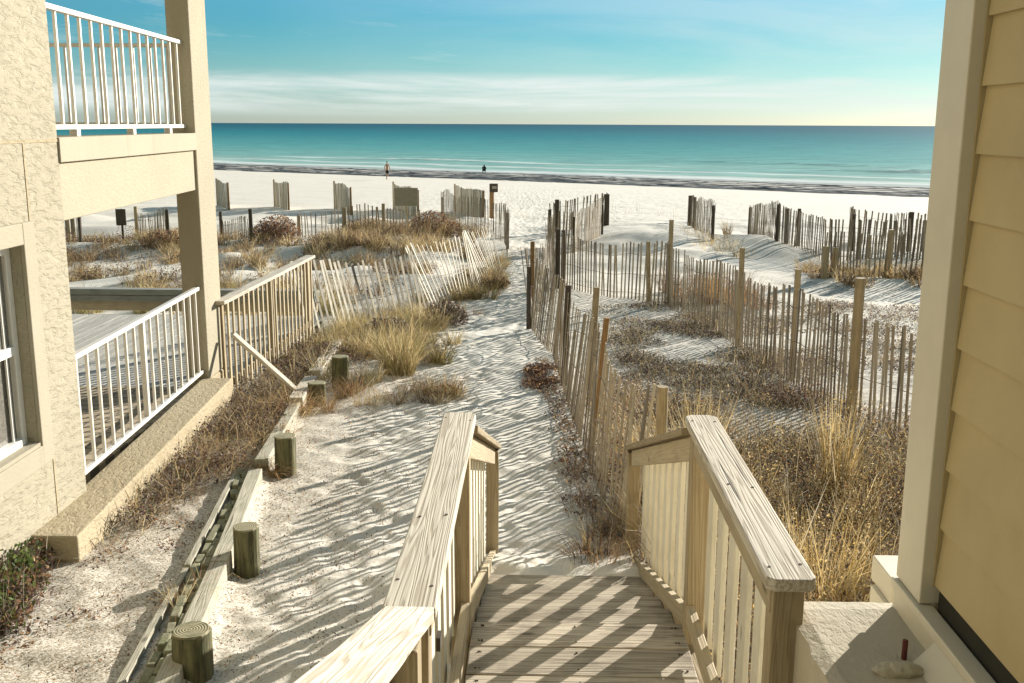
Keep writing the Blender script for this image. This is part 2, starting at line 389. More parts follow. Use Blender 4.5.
# ------------------------------------------------------------------ sea
def sea_mat():
    m, nt, b = newmat('sea_water'); tc = nt.nodes.new('ShaderNodeTexCoord'); P = tc.outputs['Object']
    sp = nt.nodes.new('ShaderNodeSeparateXYZ'); lk(nt, P, sp.inputs[0]); x, y = sp.outputs[0], sp.outputs[1]
    s = mth(nt, 'ADD', y, mth(nt, 'MULTIPLY', x, .6))
    mp = nt.nodes.new('ShaderNodeMapping'); mp.inputs['Rotation'].default_value = (0,0,R(31)); mp.inputs['Scale'].default_value = (.012,.05,1); lk(nt, P, mp.inputs[0])
    pn = noise(nt, mp.outputs[0], 1., 4, .6)
    lg = mth(nt, 'LOGARITHM', mth(nt, 'MAXIMUM', mth(nt, 'SUBTRACT', mth(nt,'ADD', s, mth(nt,'MULTIPLY',mth(nt,'SUBTRACT',pn,.5),60.)), 118.), 5.), 10.)
    d = mth(nt, 'MULTIPLY', lg, .25)        # 0.25 = 10 m out, 0.5 = 100 m, 0.75 = 1 km, 1 = 10 km
    col = ramp(nt, d, [(.26,(.52,.60,.50)), (.42,(.30,.53,.46)), (.54,(.11,.38,.36)), (.66,(.022,.23,.255)), (.78,(.006,.115,.15)), (1.,(.004,.065,.095))]).outputs[0]
    mp2 = nt.nodes.new('ShaderNodeMapping'); mp2.inputs['Rotation'].default_value = (0,0,R(20)); mp2.inputs['Scale'].default_value = (.12,.5,1); lk(nt, P, mp2.inputs[0])
    w = noise(nt, mp2.outputs[0], 1., 5, .65)
    col = mixc(nt, ramp(nt, w, [(.40,.8),(.60,0.)]).outputs[0], col, mixc(nt, .5, col, (.0,.03,.035)))
    # foam: thin line at the edge and on the breaking swell
    sw = mth(nt, 'ADD', s, mth(nt, 'MULTIPLY', mth(nt,'SUBTRACT',noise(nt, P, .045, 4, .6),.5), 16.))
    def line(c0, wd):
        a = mth(nt, 'ABSOLUTE', mth(nt, 'SUBTRACT', sw, c0)); return mth(nt, 'SUBTRACT', 1., mth(nt, 'DIVIDE', a, wd), True)
    f = mth(nt, 'MAXIMUM', line(141, 6.), mth(nt, 'MULTIPLY', line(156, 3.), .85))
    sw2 = mth(nt, 'MULTIPLY', line(174, 2.6), ramp(nt, noise(nt, P, .02, 2), [(.44,0.),(.54,1.)]).outputs[0]); f = mth(nt, 'MAXIMUM', f, sw2)
    fo = mth(nt, 'MULTIPLY', f, ramp(nt, noise(nt, mp2.outputs[0], 3., 5, .7), [(.30,0.),(.48,1.)]).outputs[0])
    col = mixc(nt, fo, col, (.8,.8,.76))
    lk(nt, col, b.inputs['Base Color']); b.inputs['Roughness'].default_value = .42
    b.inputs['IOR'].default_value = 1.33; b.inputs['Specular IOR Level'].default_value = .09
    bump(nt, b, w, .5, .6); return m
SEA = -3.3
def sea_h(X, Y):
    s = Y + .6*X; t = (X - .6*Y)
    am = sst(-.25, .2, fbm(t*.012 + 3, s*.004, 2, 50))
    z = SEA + .75*am*np.exp(-((s - 176 + 6*fbm(t*.01, 0*s, 2, 51))/1.6)**2)
    z = z + .35*sst(-.1,.3,fbm(t*.015+9, s*.003, 2, 53))*np.exp(-((s-200-8*fbm(t*.008, 0*s, 2, 55))/2.)**2)
    z = z + .05*fbm(s*.25, t*.04, 3, 57)*np.exp(-Y/900)
    return z
sx = np.concatenate([-np.geomspace(40000, 130, 40), np.arange(-126, 130, 2.5), np.geomspace(134, 40000, 40)])
sy = np.concatenate([[-30000, -9000, -2000, -500, 0, 40], np.arange(60, 290, .8), np.geomspace(291, 60000, 70)])
o = grid_mesh(sx, sy, sea_h, 'sea', sea_mat()); tag(o, kind='structure')

# ------------------------------------------------------------------ foliage
def foliage(name, blades, mat=None):
    """blades: list of dict arrays -> one mesh of curved tapering blades + small leaves"""
    V = []; F3 = []; F4 = []; Ccol = []; n = 0
    vs, q4, t3, cols = blades
    co = np.concatenate(vs); col = np.concatenate(cols)
    faces4 = np.concatenate(q4) if q4 else np.zeros((0,4), int); faces3 = np.concatenate(t3) if t3 else np.zeros((0,3), int)
    me = bpy.data.meshes.new(name); me.vertices.add(len(co)); me.vertices.foreach_set('co', co.astype('f').ravel())
    me.loops.add(faces4.size + faces3.size)
    me.loops.foreach_set('vertex_index', np.concatenate([faces4.ravel(), faces3.ravel()]).astype('i'))
    me.polygons.add(len(faces4) + len(faces3))
    st = np.concatenate([np.arange(len(faces4))*4, faces4.size + np.arange(len(faces3))*3])
    me.polygons.foreach_set('loop_start', st.astype('i')); me.update(calc_edges=True)
    a = me.color_attributes.new('tint', 'FLOAT_COLOR', 'POINT')
    a.data.foreach_set('color', np.concatenate([col, np.ones((len(col),1))], 1).astype('f').ravel())
    me.materials.append(mat or M['leaf']); o = bpy.data.objects.new(name, me); COL.objects.link(o); return o
class Fol:
    def __init__(s): s.vs=[]; s.q=[]; s.t=[]; s.c=[]; s.n=0
    def _push(s, co, q, t, c):
        s.vs.append(co); s.c.append(c)
        if q is not None: s.q.append(q + s.n)
        if t is not None: s.t.append(t + s.n)
        s.n += len(co)
    def blades(s, cx, cy, n, rad, h, spread, pal, width=.006, curl=.6, z0=None, lean=(0,0)):
        """cx, cy arrays of clump centres; n blades per clump"""
        nc = len(np.atleast_1d(cx)); ch = np.repeat(RNG.uniform(.55,1.3,nc) if nc > 1 else np.ones(1), n); cb = np.repeat(RNG.uniform(.65,1.35,nc) if nc > 1 else np.ones(1), n); cp = np.repeat(RNG.integers(0, len(pal), nc), n)
        cx = np.repeat(np.atleast_1d(cx), n); cy = np.repeat(np.atleast_1d(cy), n); K = len(cx)
        az = RNG.uniform(0, 2*np.pi, K); rr = rad*np.sqrt(RNG.uniform(0,1,K))
        bx = cx + rr*np.cos(az); by = cy + rr*np.sin(az); bz = ground(bx, by, False) - .02 if z0 is None else np.full(K, z0)
        az2 = az + RNG.normal(0, .9, K); out = spread*RNG.uniform(.1, 1., K); H = h*RNG.uniform(.40, 1.15, K)*ch
        dx = np.cos(az2)*out + lean[0]; dy = np.sin(az2)*out + lean[1]
        pts = []
        for t in (0., .38, .72, 1.):
            k = t**1.5
            pts.append(np.stack([bx + dx*H*k, by + dy*H*k, bz + H*(t - curl*RNG.uniform(.2,1.,K)*t*t*np.minimum(out,1.2)*.7)], -1))
        wa = RNG.uniform(0, np.pi, K); wv = np.stack([np.cos(wa), np.sin(wa), np.zeros(K)], -1)*(width*RNG.uniform(.6,1.3,K))[:,None]
        co = np.stack([pts[0]-wv*.5, pts[0]+wv*.5, pts[1]-wv*.45, pts[1]+wv*.45, pts[2]-wv*.3, pts[2]+wv*.3, pts[3]], 1).reshape(-1,3)
        b = np.arange(K)[:,None]*7
        q = np.concatenate([b+np.array([[0,1,3,2]]), b+np.array([[2,3,5,4]])]); t3 = b+np.array([[4,5,6]])
        pal = np.array(pal); ci = np.where((RNG.uniform(0,1,K) < .55) & (nc > 1), cp, RNG.integers(0, len(pal), K)); c = pal[ci]*RNG.uniform(.7,1.3,(K,1))*cb[:,None]
        s._push(co, q, t3, np.repeat(c, 7, 0)); return s
    def leaves(s, cx, cy, n, rad, h, size, pal, dome=True):
        cx = np.repeat(np.atleast_1d(cx), n); cy = np.repeat(np.atleast_1d(cy), n); K = len(cx)
        az = RNG.uniform(0, 2*np.pi, K); rr = rad*np.sqrt(RNG.uniform(0,1,K)); x = cx+rr*np.cos(az); y = cy+rr*np.sin(az)
        top = h*np.sqrt(np.clip(1-(rr/rad)**2*.85, 0, 1)) if dome else h
        z = ground(x, y, False) + top*RNG.uniform(.05,1.,K)**.7
        c0 = np.stack([x,y,z],-1); a = RNG.normal(0,1,(K,3)); a /= np.linalg.norm(a,axis=1)[:,None]
        b_ = RNG.normal(0,1,(K,3)); b_ -= a*(a*b_).sum(1)[:,None]; b_ /= np.linalg.norm(b_,axis=1)[:,None]
        L = (size*RNG.uniform(.5,1.4,K))[:,None]; W = L*.45
        co = np.stack([c0-a*L, c0+b_*W, c0+a*L, c0-b_*W],1).reshape(-1,3)
        q = np.arange(K)[:,None]*4+np.array([[0,1,2,3]])
        pal = np.array(pal); c = pal[RNG.integers(0,len(pal),K)]*RNG.uniform(.7,1.3,(K,1))
        s._push(co, q, None, np.repeat(c,4,0)); return s
    def build(s, name, label=None, cat=None, group=None, kind=None):
        o = foliage(name, (s.vs, s.q, s.t, s.c))
        return tag(o, label, cat, group, kind)
STRAW = [(.54,.43,.23),(.46,.36,.19),(.60,.50,.30),(.36,.27,.13),(.50,.38,.19)]
GOLD = [(.62,.45,.18),(.55,.38,.14),(.48,.33,.12),(.66,.52,.26)]
RUST = [(.34,.19,.09),(.28,.15,.08),(.42,.27,.13),(.24,.14,.09)]
PURP = [(.10,.065,.06),(.13,.085,.07),(.07,.05,.045),(.17,.12,.09)]
GREY = [(.38,.34,.27),(.30,.26,.20),(.45,.40,.31)]
GREEN = [(.10,.14,.04),(.15,.18,.06),(.07,.10,.035)]
OLIVE = [(.26,.24,.09),(.32,.28,.11),(.20,.19,.08)]
def scat(n, x0, x1, y0, y1, keep=None):
    x = RNG.uniform(x0, x1, n); y = RNG.uniform(y0, y1, n)
    if keep is not None:
        k = keep(x, y); x, y = x[k], y[k]
    return x, y

# ------------------------------------------------------------------ sand fences
def tinted(mb, name, mat, parent, tints):
    o = mb.build(name, mat, parent); me = o.data
    a = me.color_attributes.new('tint', 'FLOAT_COLOR', 'POINT')
    per = len(me.vertices)//len(tints)
    arr = np.repeat(np.array([[t[0], t[1], 0, 1] for t in tints]), per, 0).astype('f')
    a.data.foreach_set('color', arr.ravel()); return o
def sand_fence(label, pts, h=1.15, pitch=.115, lean=0., side=0., posts=(), mat='slat', wmat_='gdark', group='slatted sand fences on the beach and dunes', wild=.03, sw=.038, bury=None, dense=False, wires=True, tanpost='post'):
    pts = [Vector((p[0], p[1])) for p in pts]
    seg = [0]
    for a, b in zip(pts, pts[1:]): seg.append(seg[-1] + (b-a).length)
    L = seg[-1]
    def at(d):
        d = min(max(d, 0), L)
        for i in range(len(pts)-1):
            if d <= seg[i+1] + 1e-6:
                k = (d-seg[i])/(seg[i+1]-seg[i]); return pts[i].lerp(pts[i+1], k), (pts[i+1]-pts[i]).normalized()
        return pts[-1], (pts[-1]-pts[-2]).normalized()
    c, _ = at(L/2)
    root = empty('sand_fence', (c.x, c.y, gz(c.x, c.y)), label, 'fence', group)
    mb = MB(); tints = []; d = 0; tops = []; ph = random.uniform(0, 9)
    while d < L:
        p, t = at(d); nrm = Vector((t.y, -t.x)); z0 = gz(p.x, p.y)
        ln = (lean(d/L) if callable(lean) else lean) + random.gauss(0, wild*.6) + .03*math.sin(d*2.1+ph); sd = side*(.7+.3*math.sin(d*1.3+ph)) + random.gauss(0, wild*.5)
        hh = h*(1 + .05*math.sin(d*1.7+ph)) + random.gauss(0, .02)
        if random.random() < .02: hh *= random.uniform(.5, .85)
        zz = z0 - .12
        a = Vector((p.x, p.y, zz)); b = Vector((p.x + (t.x*ln + nrm.x*sd)*hh, p.y + (t.y*ln + nrm.y*sd)*hh, z0 + hh*math.sqrt(max(.2, 1-ln*ln-sd*sd))))
        if random.random() > .03:
            mb.bar(a, b, .010, sw*random.uniform(.85,1.12), up=(t.x, t.y, 0)); tints.append((random.random(), random.random()))
        tops.append((a, b)); d += pitch*random.uniform(.93, 1.07)
    tinted(mb, 'slat_panel', M[mat], root, tints)
    if wires and len(tops) > 3:
        for k in (.2, .5, .82):
            w = MB()
            for (a, b), (c_, d_) in zip(tops[:-1:2], tops[2::2]):
                w.bar(a.lerp(b, k), c_.lerp(d_, k), .007, .007)
            w.build('wire', M['wire'], root)
    for q in posts:
        x, y, ph_, r = q[:4]; kind = q[4] if len(q) > 4 else tanpost; lx = q[5] if len(q) > 5 else 0.; ly = q[6] if len(q) > 6 else 0.
        z = gz(x, y); m = MB().tube((x, y, z-.3), (x+lx, y+ly, z+ph_), r*.82, r*.74, 12, .03, 3)
        po = m.build('post', M[kind], root, smooth=False, bevel=0); 
    return root
POSTZ = wood('round_post_wood', (.46,.38,.25), (.27,.205,.12), .8, (.14,.11,.07), .4, cracks=True, axis='Z'); M['rpost'] = POSTZ
M['brown_post'] = wood('brown_post_wood', (.36,.22,.10), (.20,.12,.06), .8, (.1,.07,.04), .4, cracks=True, axis='Z')

sand_fence('near slat fence along the right side of the path, beginning at the stairs',
    [(.70,6.95),(.56,8.0),(.45,9.95),(.38,11.2),(.33,12.9),(.25,14.8),(.02,16.1),(-.09,17.2)], 1.15, .112, side=.13, sw=.040,
    posts=[(.93,7.3,1.1,.055,'rpost'),(.53,9.5,1.27,.038,'brown_post',.14,0),(.37,12.6,1.25,.05,'gdark',.04,0),(.62,11.5,1.35,.05,'rpost',.07,0),(-.1,17.0,1.05,.05,'gdark')], tanpost='rpost', wild=.03)
sand_fence('twisted grey slat fence along the path, between the near slat fence and the sand mound',
    [(-.07,18.0),(.12,19.5),(.36,21.2),(.46,22.9),(.42,26.5),(.46,31.0)], 1.2, .10, side=-.08, wild=.09, mat='slat_far',
    posts=[(-.05,18.6,1.35,.055,'brown_post'),(.50,22.7,1.3,.07,'gdark'),(.62,23.0,1.25,.06,'gdark'),(.42,31.0,1.3,.07,'gdark')])
sand_fence('long slat fence crossing the littered sand right of the path up to the yellow house',
    [(.55,22.9),(1.56,21.3),(2.52,20.2),(2.78,18.6),(2.95,16.8),(3.07,15.3),(3.23,12.6),(3.42,10.7),(3.70,9.3),(4.0,7.6)], 1.15, .100, wild=.03,
    posts=[(2.28,20.5,1.2,.06,'rpost',-.05,0),(2.62,20.1,1.65,.06,'rpost'),(3.07,15.4,1.5,.055,'rpost'),(3.30,13.0,1.42,.055,'rpost'),(3.36,10.7,1.55,.07,'rpost'),(3.93,8.3,1.5,.06,'rpost')])
sand_fence('near half-buried slat fence in brown grass on the dune at the right edge',
    [(6.7,24.1),(7.75,24.7),(8.7,24.3),(9.6,23.6),(11,23.2)], 1.05, .11, wild=.05, mat='slat_far', sw=.045,
    posts=[(6.7,24.0,.75,.11,'rpost'),(6.95,24.1,.7,.08,'rpost'),(8.4,24.7,1.15,.1,'rpost'),(9.9,23.5,.8,.06,'gdark')])
sand_fence('slat fence with a dark bunched end running down the small sand hump at the right',
    [(7.75,37.8),(7.5,34.5),(7.3,31.5),(7.84,28.6),(9.0,29.0),(10.2,29.4),(11.2,28.0),(12.5,27.5)], 1.1, .10, wild=.05, mat='slat_far', sw=.045,
    posts=[(7.75,37.8,1.0,.08,'gdark'),(7.3,31.5,1.1,.08,'gdark'),(7.5,31.2,1.05,.08,'gdark'),(7.75,30.8,1.1,.07,'gdark'),(9.0,29.1,1.1,.04,'gdark')])
sand_fence('looped slat fence behind the others at the far right with a thick dark post',
    [(9.4,31.0),(10.1,33.6),(11.2,33.0),(11.1,31.0),(12.6,30.0)], 1.15, .10, wild=.06, mat='slat_far', sw=.045,
    posts=[(9.45,31.1,1.1,.07,'gdark'),(11.1,31.0,1.2,.10,'gdark')])
sand_fence('short dark slat fence standing at the far right shoulder of the sand mound',
    [(6.07,40.9),(5.75,36.5),(5.45,32.0)], 1.15, .15, wild=.06, mat='slat_far',
    posts=[(6.05,41,1.25,.11,'gdark'),(6.0,39.5,1.15,.08,'gdark'),(5.5,32.3,1.0,.06,'gdark'),(5.42,31.9,1.1,.06,'gdark')])
sand_fence('upper sagging slat fence behind the sand mound beside the path, with two dark posts',
    [(.60,38.3),(1.3,38.9),(2.0,38.9),(2.75,38.6)], 1.15, .085, wild=.06, mat='slat_far',
    posts=[(.78,38.2,1.2,.11,'gdark'),(2.62,38.5,1.15,.13,'gdark'),(1.35,45,.9,.03,'rpost')])
sand_fence('lower pale slat fence half buried by the front of the sand mound beside the path',
    [(.48,31.2),(1.1,31.3),(1.6,33.0),(2.2,35.0)], 1.2, .085, wild=.03, mat='slat',
    posts=[(1.15,31.2,1.1,.05,'gdark'),(2.25,35.1,1.0,.05,'gdark')])
sand_fence('bleached slat fence leaning over left of the path, beginning at the tall wooden railing',
    [(-3.40,15.45),(-2.95,16.6),(-2.4,17.8),(-1.9,18.8)], 1.2, .155, lean=lambda k: -.10-.22*k, side=-.20, mat='slat_white', wild=.02, sw=.055)
sand_fence('grey slat fence leaning heavily over the dune grass where the path narrows',
    [(-1.85,19.0),(-1.6,20.4),(-1.3,22.2),(-1.0,24.2),(-.82,26.0)], 1.28, .20, lean=-.12, side=-.42, mat='slat_white', wild=.02, sw=.06)
sand_fence('upright slat fence curving down the grassy dune to the left edge of the path',
    [(-3.95,43.5),(-3.3,40.8),(-2.7,38.3),(-1.7,36.8),(-1.05,34.6),(-.85,31.8),(-.80,29.2)], 1.25, .135, wild=.045, mat='slat_far',
    posts=[(-3.9,43.5,1.0,.07,'rpost'),(-.86,32.0,1.1,.06,'gdark')])
sand_fence('low slat fence sunk in brown grass on the dune left of the path',
    [(-8.1,35.4),(-6.5,34.8),(-5.1,34.9),(-4.0,36.0)], .85, .13, wild=.05, mat='slat',
    posts=[(-8.1,35.4,.75,.08,'rpost'),(-6.4,34.7,.9,.10,'rpost'),(-5.1,34.8,.95,.08,'rpost')])
sand_fence('short slat fence sloping through grass, directly right of the stucco pillar',
    [(-10.3,33.8),(-9.5,32.6),(-8.6,31.2)], .7, .13, wild=.06, mat='slat',
    posts=[(-10.3,33.8,.95,.07,'gdark'),(-8.6,31.2,1.0,.08,'gdark')])
sand_fence('short slat fence in the dunes seen under the balcony, just left of the pillar',
    [(-13.3,34.5),(-12.2,33.0),(-11.1,31.1)], .9, .13, wild=.06, mat='slat',
    posts=[(-13.4,34.6,1.15,.08,'rpost'),(-11.1,31.1,.95,.07,'gdark')])
sand_fence('stub of slat fence with two tall grey posts beside the stucco wall corner',
    [(-15.4,33.0),(-14.7,32.2),(-13.7,31.0)], 1.1, .2, wild=.05, mat='slat_far',
    posts=[(-14.7,32.3,1.3,.09,'rpost'),(-14.3,31.8,1.35,.08,'rpost'),(-13.7,30.9,1.3,.06,'gdark')])
# five short sections set across the open beach
beach = [((-15.78,51.4),(-14.27,48.2),'leftmost of the short sand fence panels, beside the stucco pillar'),
         ((-12.8,50.9),(-11.54,48.5),'second short sand fence panel from the left on the open beach'),
         ((-9.73,50.3),(-8.3,46.7),'third short sand fence panel from the left, longer than the two before it'),
         ((-6.91,50.6),(-5.24,46.4),'fourth short sand fence panel, standing right behind the square beach sign'),
         ((-3.88,50.1),(-2.3,46.0),'rightmost short sand fence panel on the open beach, beside the path entrance post'),
         ((-14.3,44.8),(-13.9,43.9),'tiny bit of sand fence on the beach seen between balcony beam and pillar')]
for a, b, lb in beach:
    r = sand_fence(lb, [a, b], 1.22, .062, wild=.012, mat='slat_white', group='short sand fence panels set across the open beach', sw=.052,
        posts=[(a[0],a[1],1.32,.06,'rpost'),(b[0],b[1],1.25,.06,'brown_post')], wires=False)

# ------------------------------------------------------------------ left stucco house
WX = -3.345
def lx(y): return WX - .055*(y-7.3)         # face of the balcony side runs slightly away
H = empty('stucco_house', (WX-2, 3, 0.0), 'cream stucco beach house with white railed balcony at the left edge', 'house')
# wall with a window opening (y 5.35..6.64, z .86..2.22)
w = MB(); X0, X1 = -9.5, WX
w.box(X0, X1, -5, 5.35, -.6, 7); w.box(X0, X1, 6.64, 7.3, -.6, 7); w.box(X0, X1, 5.35, 6.64, -.6, .86); w.box(X0, X1, 5.35, 6.64, 2.22, 7)
w.build('wall', M['stucco'], H)
j = MB(); j.box(X1+.0005, X1+.004, -5, 7.3, 2.865, 2.885); j.box(X1+.0005, X1+.004, 6.82, 6.84, -.3, .72); j.box(X1+.0005, X1+.004, 6.79,6.81, 2.3, 2.865)
j.build('joint_line', M['footing'], H)
t = MB(); t.box(X1, X1+.03, 6.64, 6.80, .72, 2.36); t.box(X1, X1+.03, 5.2, 5.35, .72, 2.36); t.box(X1, X1+.03, 5.35, 6.64, 2.22, 2.36); t.box(X1, X1+.034, 5.35, 6.64, .72, .86)
t.build('window_surround', M['band'], H, bevel=.006)
wf = MB(); fx = X1-.13
wf.box(fx, fx+.06, 6.58, 6.64, .86, 2.22); wf.box(fx, fx+.06, 5.35, 5.41, .86, 2.22); wf.box(fx, fx+.06, 5.41, 6.58, 2.16, 2.22); wf.box(fx, fx+.075, 5.41, 6.58, .86, .93); wf.box(fx+.005, fx+.065, 5.41, 6.58, 1.50, 1.56)
M['sash'] = plain('window_sash', (.84,.82,.77), .45, 10, .05, .05)
wo = wf.build('window', M['sash'], H, bevel=.004)
gm = MB(); gm.box(fx+.01, fx+.02, 5.41, 6.58, .93, 1.50); gm.box(fx+.02, fx+.03, 5.41, 6.58, 1.56, 2.16); gm.build('pane', M['glass'], wo)
mm = MB()
for yy_ in (5.7, 5.99, 6.28, 6.5): mm.box(fx+.032, fx+.045, yy_-.01, yy_+.01, .93, 1.50); mm.box(fx+.032, fx+.045, yy_-.01, yy_+.01, 1.56, 2.16)
mm.build('muntin', M['sash'], wo)
si = MB(); si.box(X1-.13+.076, X1+.02, 5.36, 6.63, .86, .885); si.build('sill', M['band'], wo)
# balcony slab, beam, soffit
def skew(y0, y1, dx0, dx1, z0, z1, mbx):   # box following the skewed face
    a0, a1 = lx(y0), lx(y1)
    vs = [(a0+dx0,y0,z0),(a0+dx1,y0,z0),(a1+dx0,y1,z0),(a1+dx1,y1,z0),(a0+dx0,y0,z1),(a0+dx1,y0,z1),(a1+dx0,y1,z1),(a1+dx1,y1,z1)]
    mbx.add(vs, [(0,2,3,1),(4,5,7,6),(0,1,5,4),(2,6,7,3),(0,4,6,2),(1,3,7,5)])
bm_ = MB(); skew(7.303, 10.88, -.30, -.02, 2.31, 2.72, bm_); bm_.build('balcony_beam', M['stucco_fine'], H, bevel=.006)
bd = MB(); skew(7.303, 10.88, -.34, .015, 2.722, 2.895, bd); bd.build('balcony_edge_band', M['band'], H, bevel=.006)
sl = MB(); sl.box(-9.4, -3.70, 7.303, 11.25, 2.55, 2.70); sl.build('balcony_slab', M['band'], H)
sf = MB(); sf.box(-9.4, -3.75, 11.253, 11.45, 2.31, 2.86); sf.build('front_beam', M['stucco_fine'], H)
pl = MB(); pl.box(-3.775, -3.535, 10.885, 11.45, .27, 7); pl.build('pillar', M['stucco_fine'], H, bevel=.012)
pb = MB(); pb.box(-3.78, -3.53, 10.87, 11.46, -.5, .268); pb.build('pillar_base', M['footing'], H, bevel=.02)
# roof overhead (outside the frame, keeps the balcony shade right)
rf = MB(); rf.box(-9.9, -3.2, -5.4, 11.9, 7.003, 7.2); rf.build('roof', M['band'], H)
# near side balcony railing and the sea side one
def railing(name, a, b, z_top_a, z_top_b, z_bot_a, z_bot_b, n, parent, mid=None):
    a = Vector(a); b = Vector(b)
    P = lambda k, za, zb: (a.x+(b.x-a.x)*k, a.y+(b.y-a.y)*k, za+(zb-za)*k)
    tr = MB().bar(P(0,z_top_a,z_top_b), P(1,z_top_a,z_top_b), .055, .04); root = tr.build(name, M['white'], parent, bevel=.006)
    MB().bar(P(0,z_bot_a,z_bot_b), P(1,z_bot_a,z_bot_b), .04, .035).build('bottom_rail', M['white'], root, bevel=.003)
    for i in range(n):
        k = (i+.5)/n; w_ = .045 if mid is not None and i == mid else .022
        MB().bar(P(k,z_bot_a+.018,z_bot_b+.018), P(k,z_top_a-.02,z_top_b-.02), w_, w_, up=(0,1,0)).build('baluster', M['white'], root)
    return root
railing('balcony_railing', (lx(7.35)-.10,7.33), (lx(10.88)-.10,10.86), 3.80, 3.80, 2.965, 2.965, 15, H)
railing('balcony_railing', (-3.83,11.30), (-9.3,11.30), 3.80, 3.80, 2.98, 2.98, 30, H)
railing('patio_railing', (lx(7.35)-.06,7.33), (lx(10.88)-.06,10.86), 1.30, 1.27, .40, .36, 16, H, mid=7)
for yy_ in (7.9, 9.2, 10.3): MB().box(lx(yy_)-.13, lx(yy_)-.07, yy_-.03, yy_+.03, 2.897, 2.946).build('railing_foot', M['white'], H)
# footing ledge below the wall and patio
fo = MB(); fo.add([(-3.35,6.42,-.4),(-3.03,6.42,-.4),(-3.60,10.86,-.4),(-3.28,10.86,-.4),(-3.36,6.42,.30),(-3.03,6.42,.30),(-3.60,10.86,.29),(-3.28,10.86,.29)],
    [(0,2,3,1),(4,5,7,6),(0,1,5,4),(2,6,7,3),(0,4,6,2),(1,3,7,5)])
fo.build('footing_ledge', M['footing'], H, bevel=.012)
# patio floor of pavers (part of the house)
def pavers():
    m, nt, b = newmat('patio_pavers'); v = coords(nt, rnd=False); br = nt.nodes.new('ShaderNodeTexBrick')
    br.inputs['Scale'].default_value = 1.6; br.inputs['Color1'].default_value = (.46,.38,.26,1); br.inputs['Color2'].default_value = (.38,.31,.21,1)
    br.inputs['Mortar'].default_value = (.16,.13,.09,1); br.inputs['Mortar Size'].default_value = .02; lk(nt, v, br.inputs[0])
    lk(nt, br.outputs[0], b.inputs['Base Color']); b.inputs['Roughness'].default_value = .9; bump(nt, b, noise(nt, v, 50, 3), .3, .004); return m
pf = MB(); pf.box(-9.4, -3.62, 7.303, 10.8, -.3, .20); pf.build('patio_floor', pavers(), H)

# ------------------------------------------------------------------ deck behind the left house, its railing
D = empty('wooden_deck', (-6.5, 13.8, -.1), 'pale plank deck behind the stucco pillar, reaching out towards the dunes', 'deck')
x = -11.5; k = 0
while x < -3.5:
    y0 = 11.5; 
    board('deck_plank', (x+.07, y0, -.07), (x+.07+random.uniform(-.01,.01), 16.4, -.07), .132, .035, M['far_deck'], D, bevel=0)
    x += .142
fr = MB(); fr.box(-11.5, -3.45, 16.405, 16.45, -.5, -.055); fr.build('rim_board', M['grey_wood'], D)
Bd = empty('timber_retaining_wall', (-7, 17.6, -.2), 'low wall of grey timbers between the plank deck and the dunes', 'wall')
for q, z in enumerate((.155, .045)):
    board('timber', (-12.5, 17.55+q*.012, z), (-3.75, 17.45+q*.012, z), .20, .10, M['grey_wood'], Bd)
board('timber', (-12.5, 17.62, -.10), (-3.75, 17.52, -.10), .12, .17, M['trim'], Bd, label='brown lower timber')
# tall picket railing right of the pillar with a slanting handrail
Rl = empty('wooden_railing', (-3.43, 13.3, -.1), 'tall weathered wood railing with closely set pickets right of the stucco pillar', 'railing')
ra, rb = Vector((-3.50,11.35,1.05)), Vector((-3.36,15.3,1.05))
board('top_rail', ra+Vector((0,-.12,0)), rb+Vector((0,.08,0)), .14, .04, M['cap'], Rl)
board('lower_rail', ra+Vector((.0,0,-.98)), rb+Vector((.0,0,-.98)), .04, .09, M['post'], Rl)
for (px_, py_) in ((-3.56,11.45),(-3.46,13.3),(-3.40,15.22)):
    board('post', (px_,py_,-.6), (px_,py_,1.028), .09, .09, M['post'], Rl, up=(0,1,0))
for i in range(21):
    k = (i+.3)/21; p = ra.lerp(rb, k); board('picket', (p.x+.045,p.y,-.10), (p.x+.045,p.y,1.025), .055, .02, M['trim'], Rl, up=(1,0,0), bevel=0)
HR = board('wooden_handrail', (-3.40,11.4,.66), (-2.56,11.25,-.05), .09, .04, M['cap'], None)
tag(HR, 'pale slanting handrail board leaning from the picket railing down to the sand', 'handrail')

# ------------------------------------------------------------------ timber border with paver strip and stub posts
T = empty('timber_border', (-2.2, 7.5, .0), 'long border of pale timbers enclosing a strip of mossy pavers left of the path', 'border')
def tl(y, off): return (float(np.interp(y, TX, TXX))+off, y)
for (ya, yb) in ((4.2,6.2),(6.22,8.24),(8.52,10.72)):
    a = tl(ya,0); b = tl(yb,0)
    za, zb = gz(a[0]+.3,ya)+.035, gz(b[0]+.3,yb)+.035
    board('timber', (a[0],a[1],za), (b[0],b[1],zb), .11, .22, M['timber'], T, label=None)
for (ya, yb) in ((4.2,6.18),(6.22,8.3)):
    a = tl(ya,-.25 if ya < 5 else -.212); b = tl(yb,-.212 if ya < 5 else -.175)
    za, zb = gz(a[0]+.5,ya)+.012, gz(b[0]+.5,yb)+.012
    board('timber', (a[0],a[1],za), (b[0],b[1],zb), .045, .20, M['timber'], T)
for (ya, yb) in ((10.75,12.0),(12.3,14.9)):
    a = tl(ya,0); b = tl(yb,0)
    board('timber', (a[0],a[1],gz(a[0]+.3,ya)+.06), (b[0],b[1],gz(b[0]+.3,yb)+.06), .15, .26, M['cap'], T)
pv = MB(); yv = 4.25
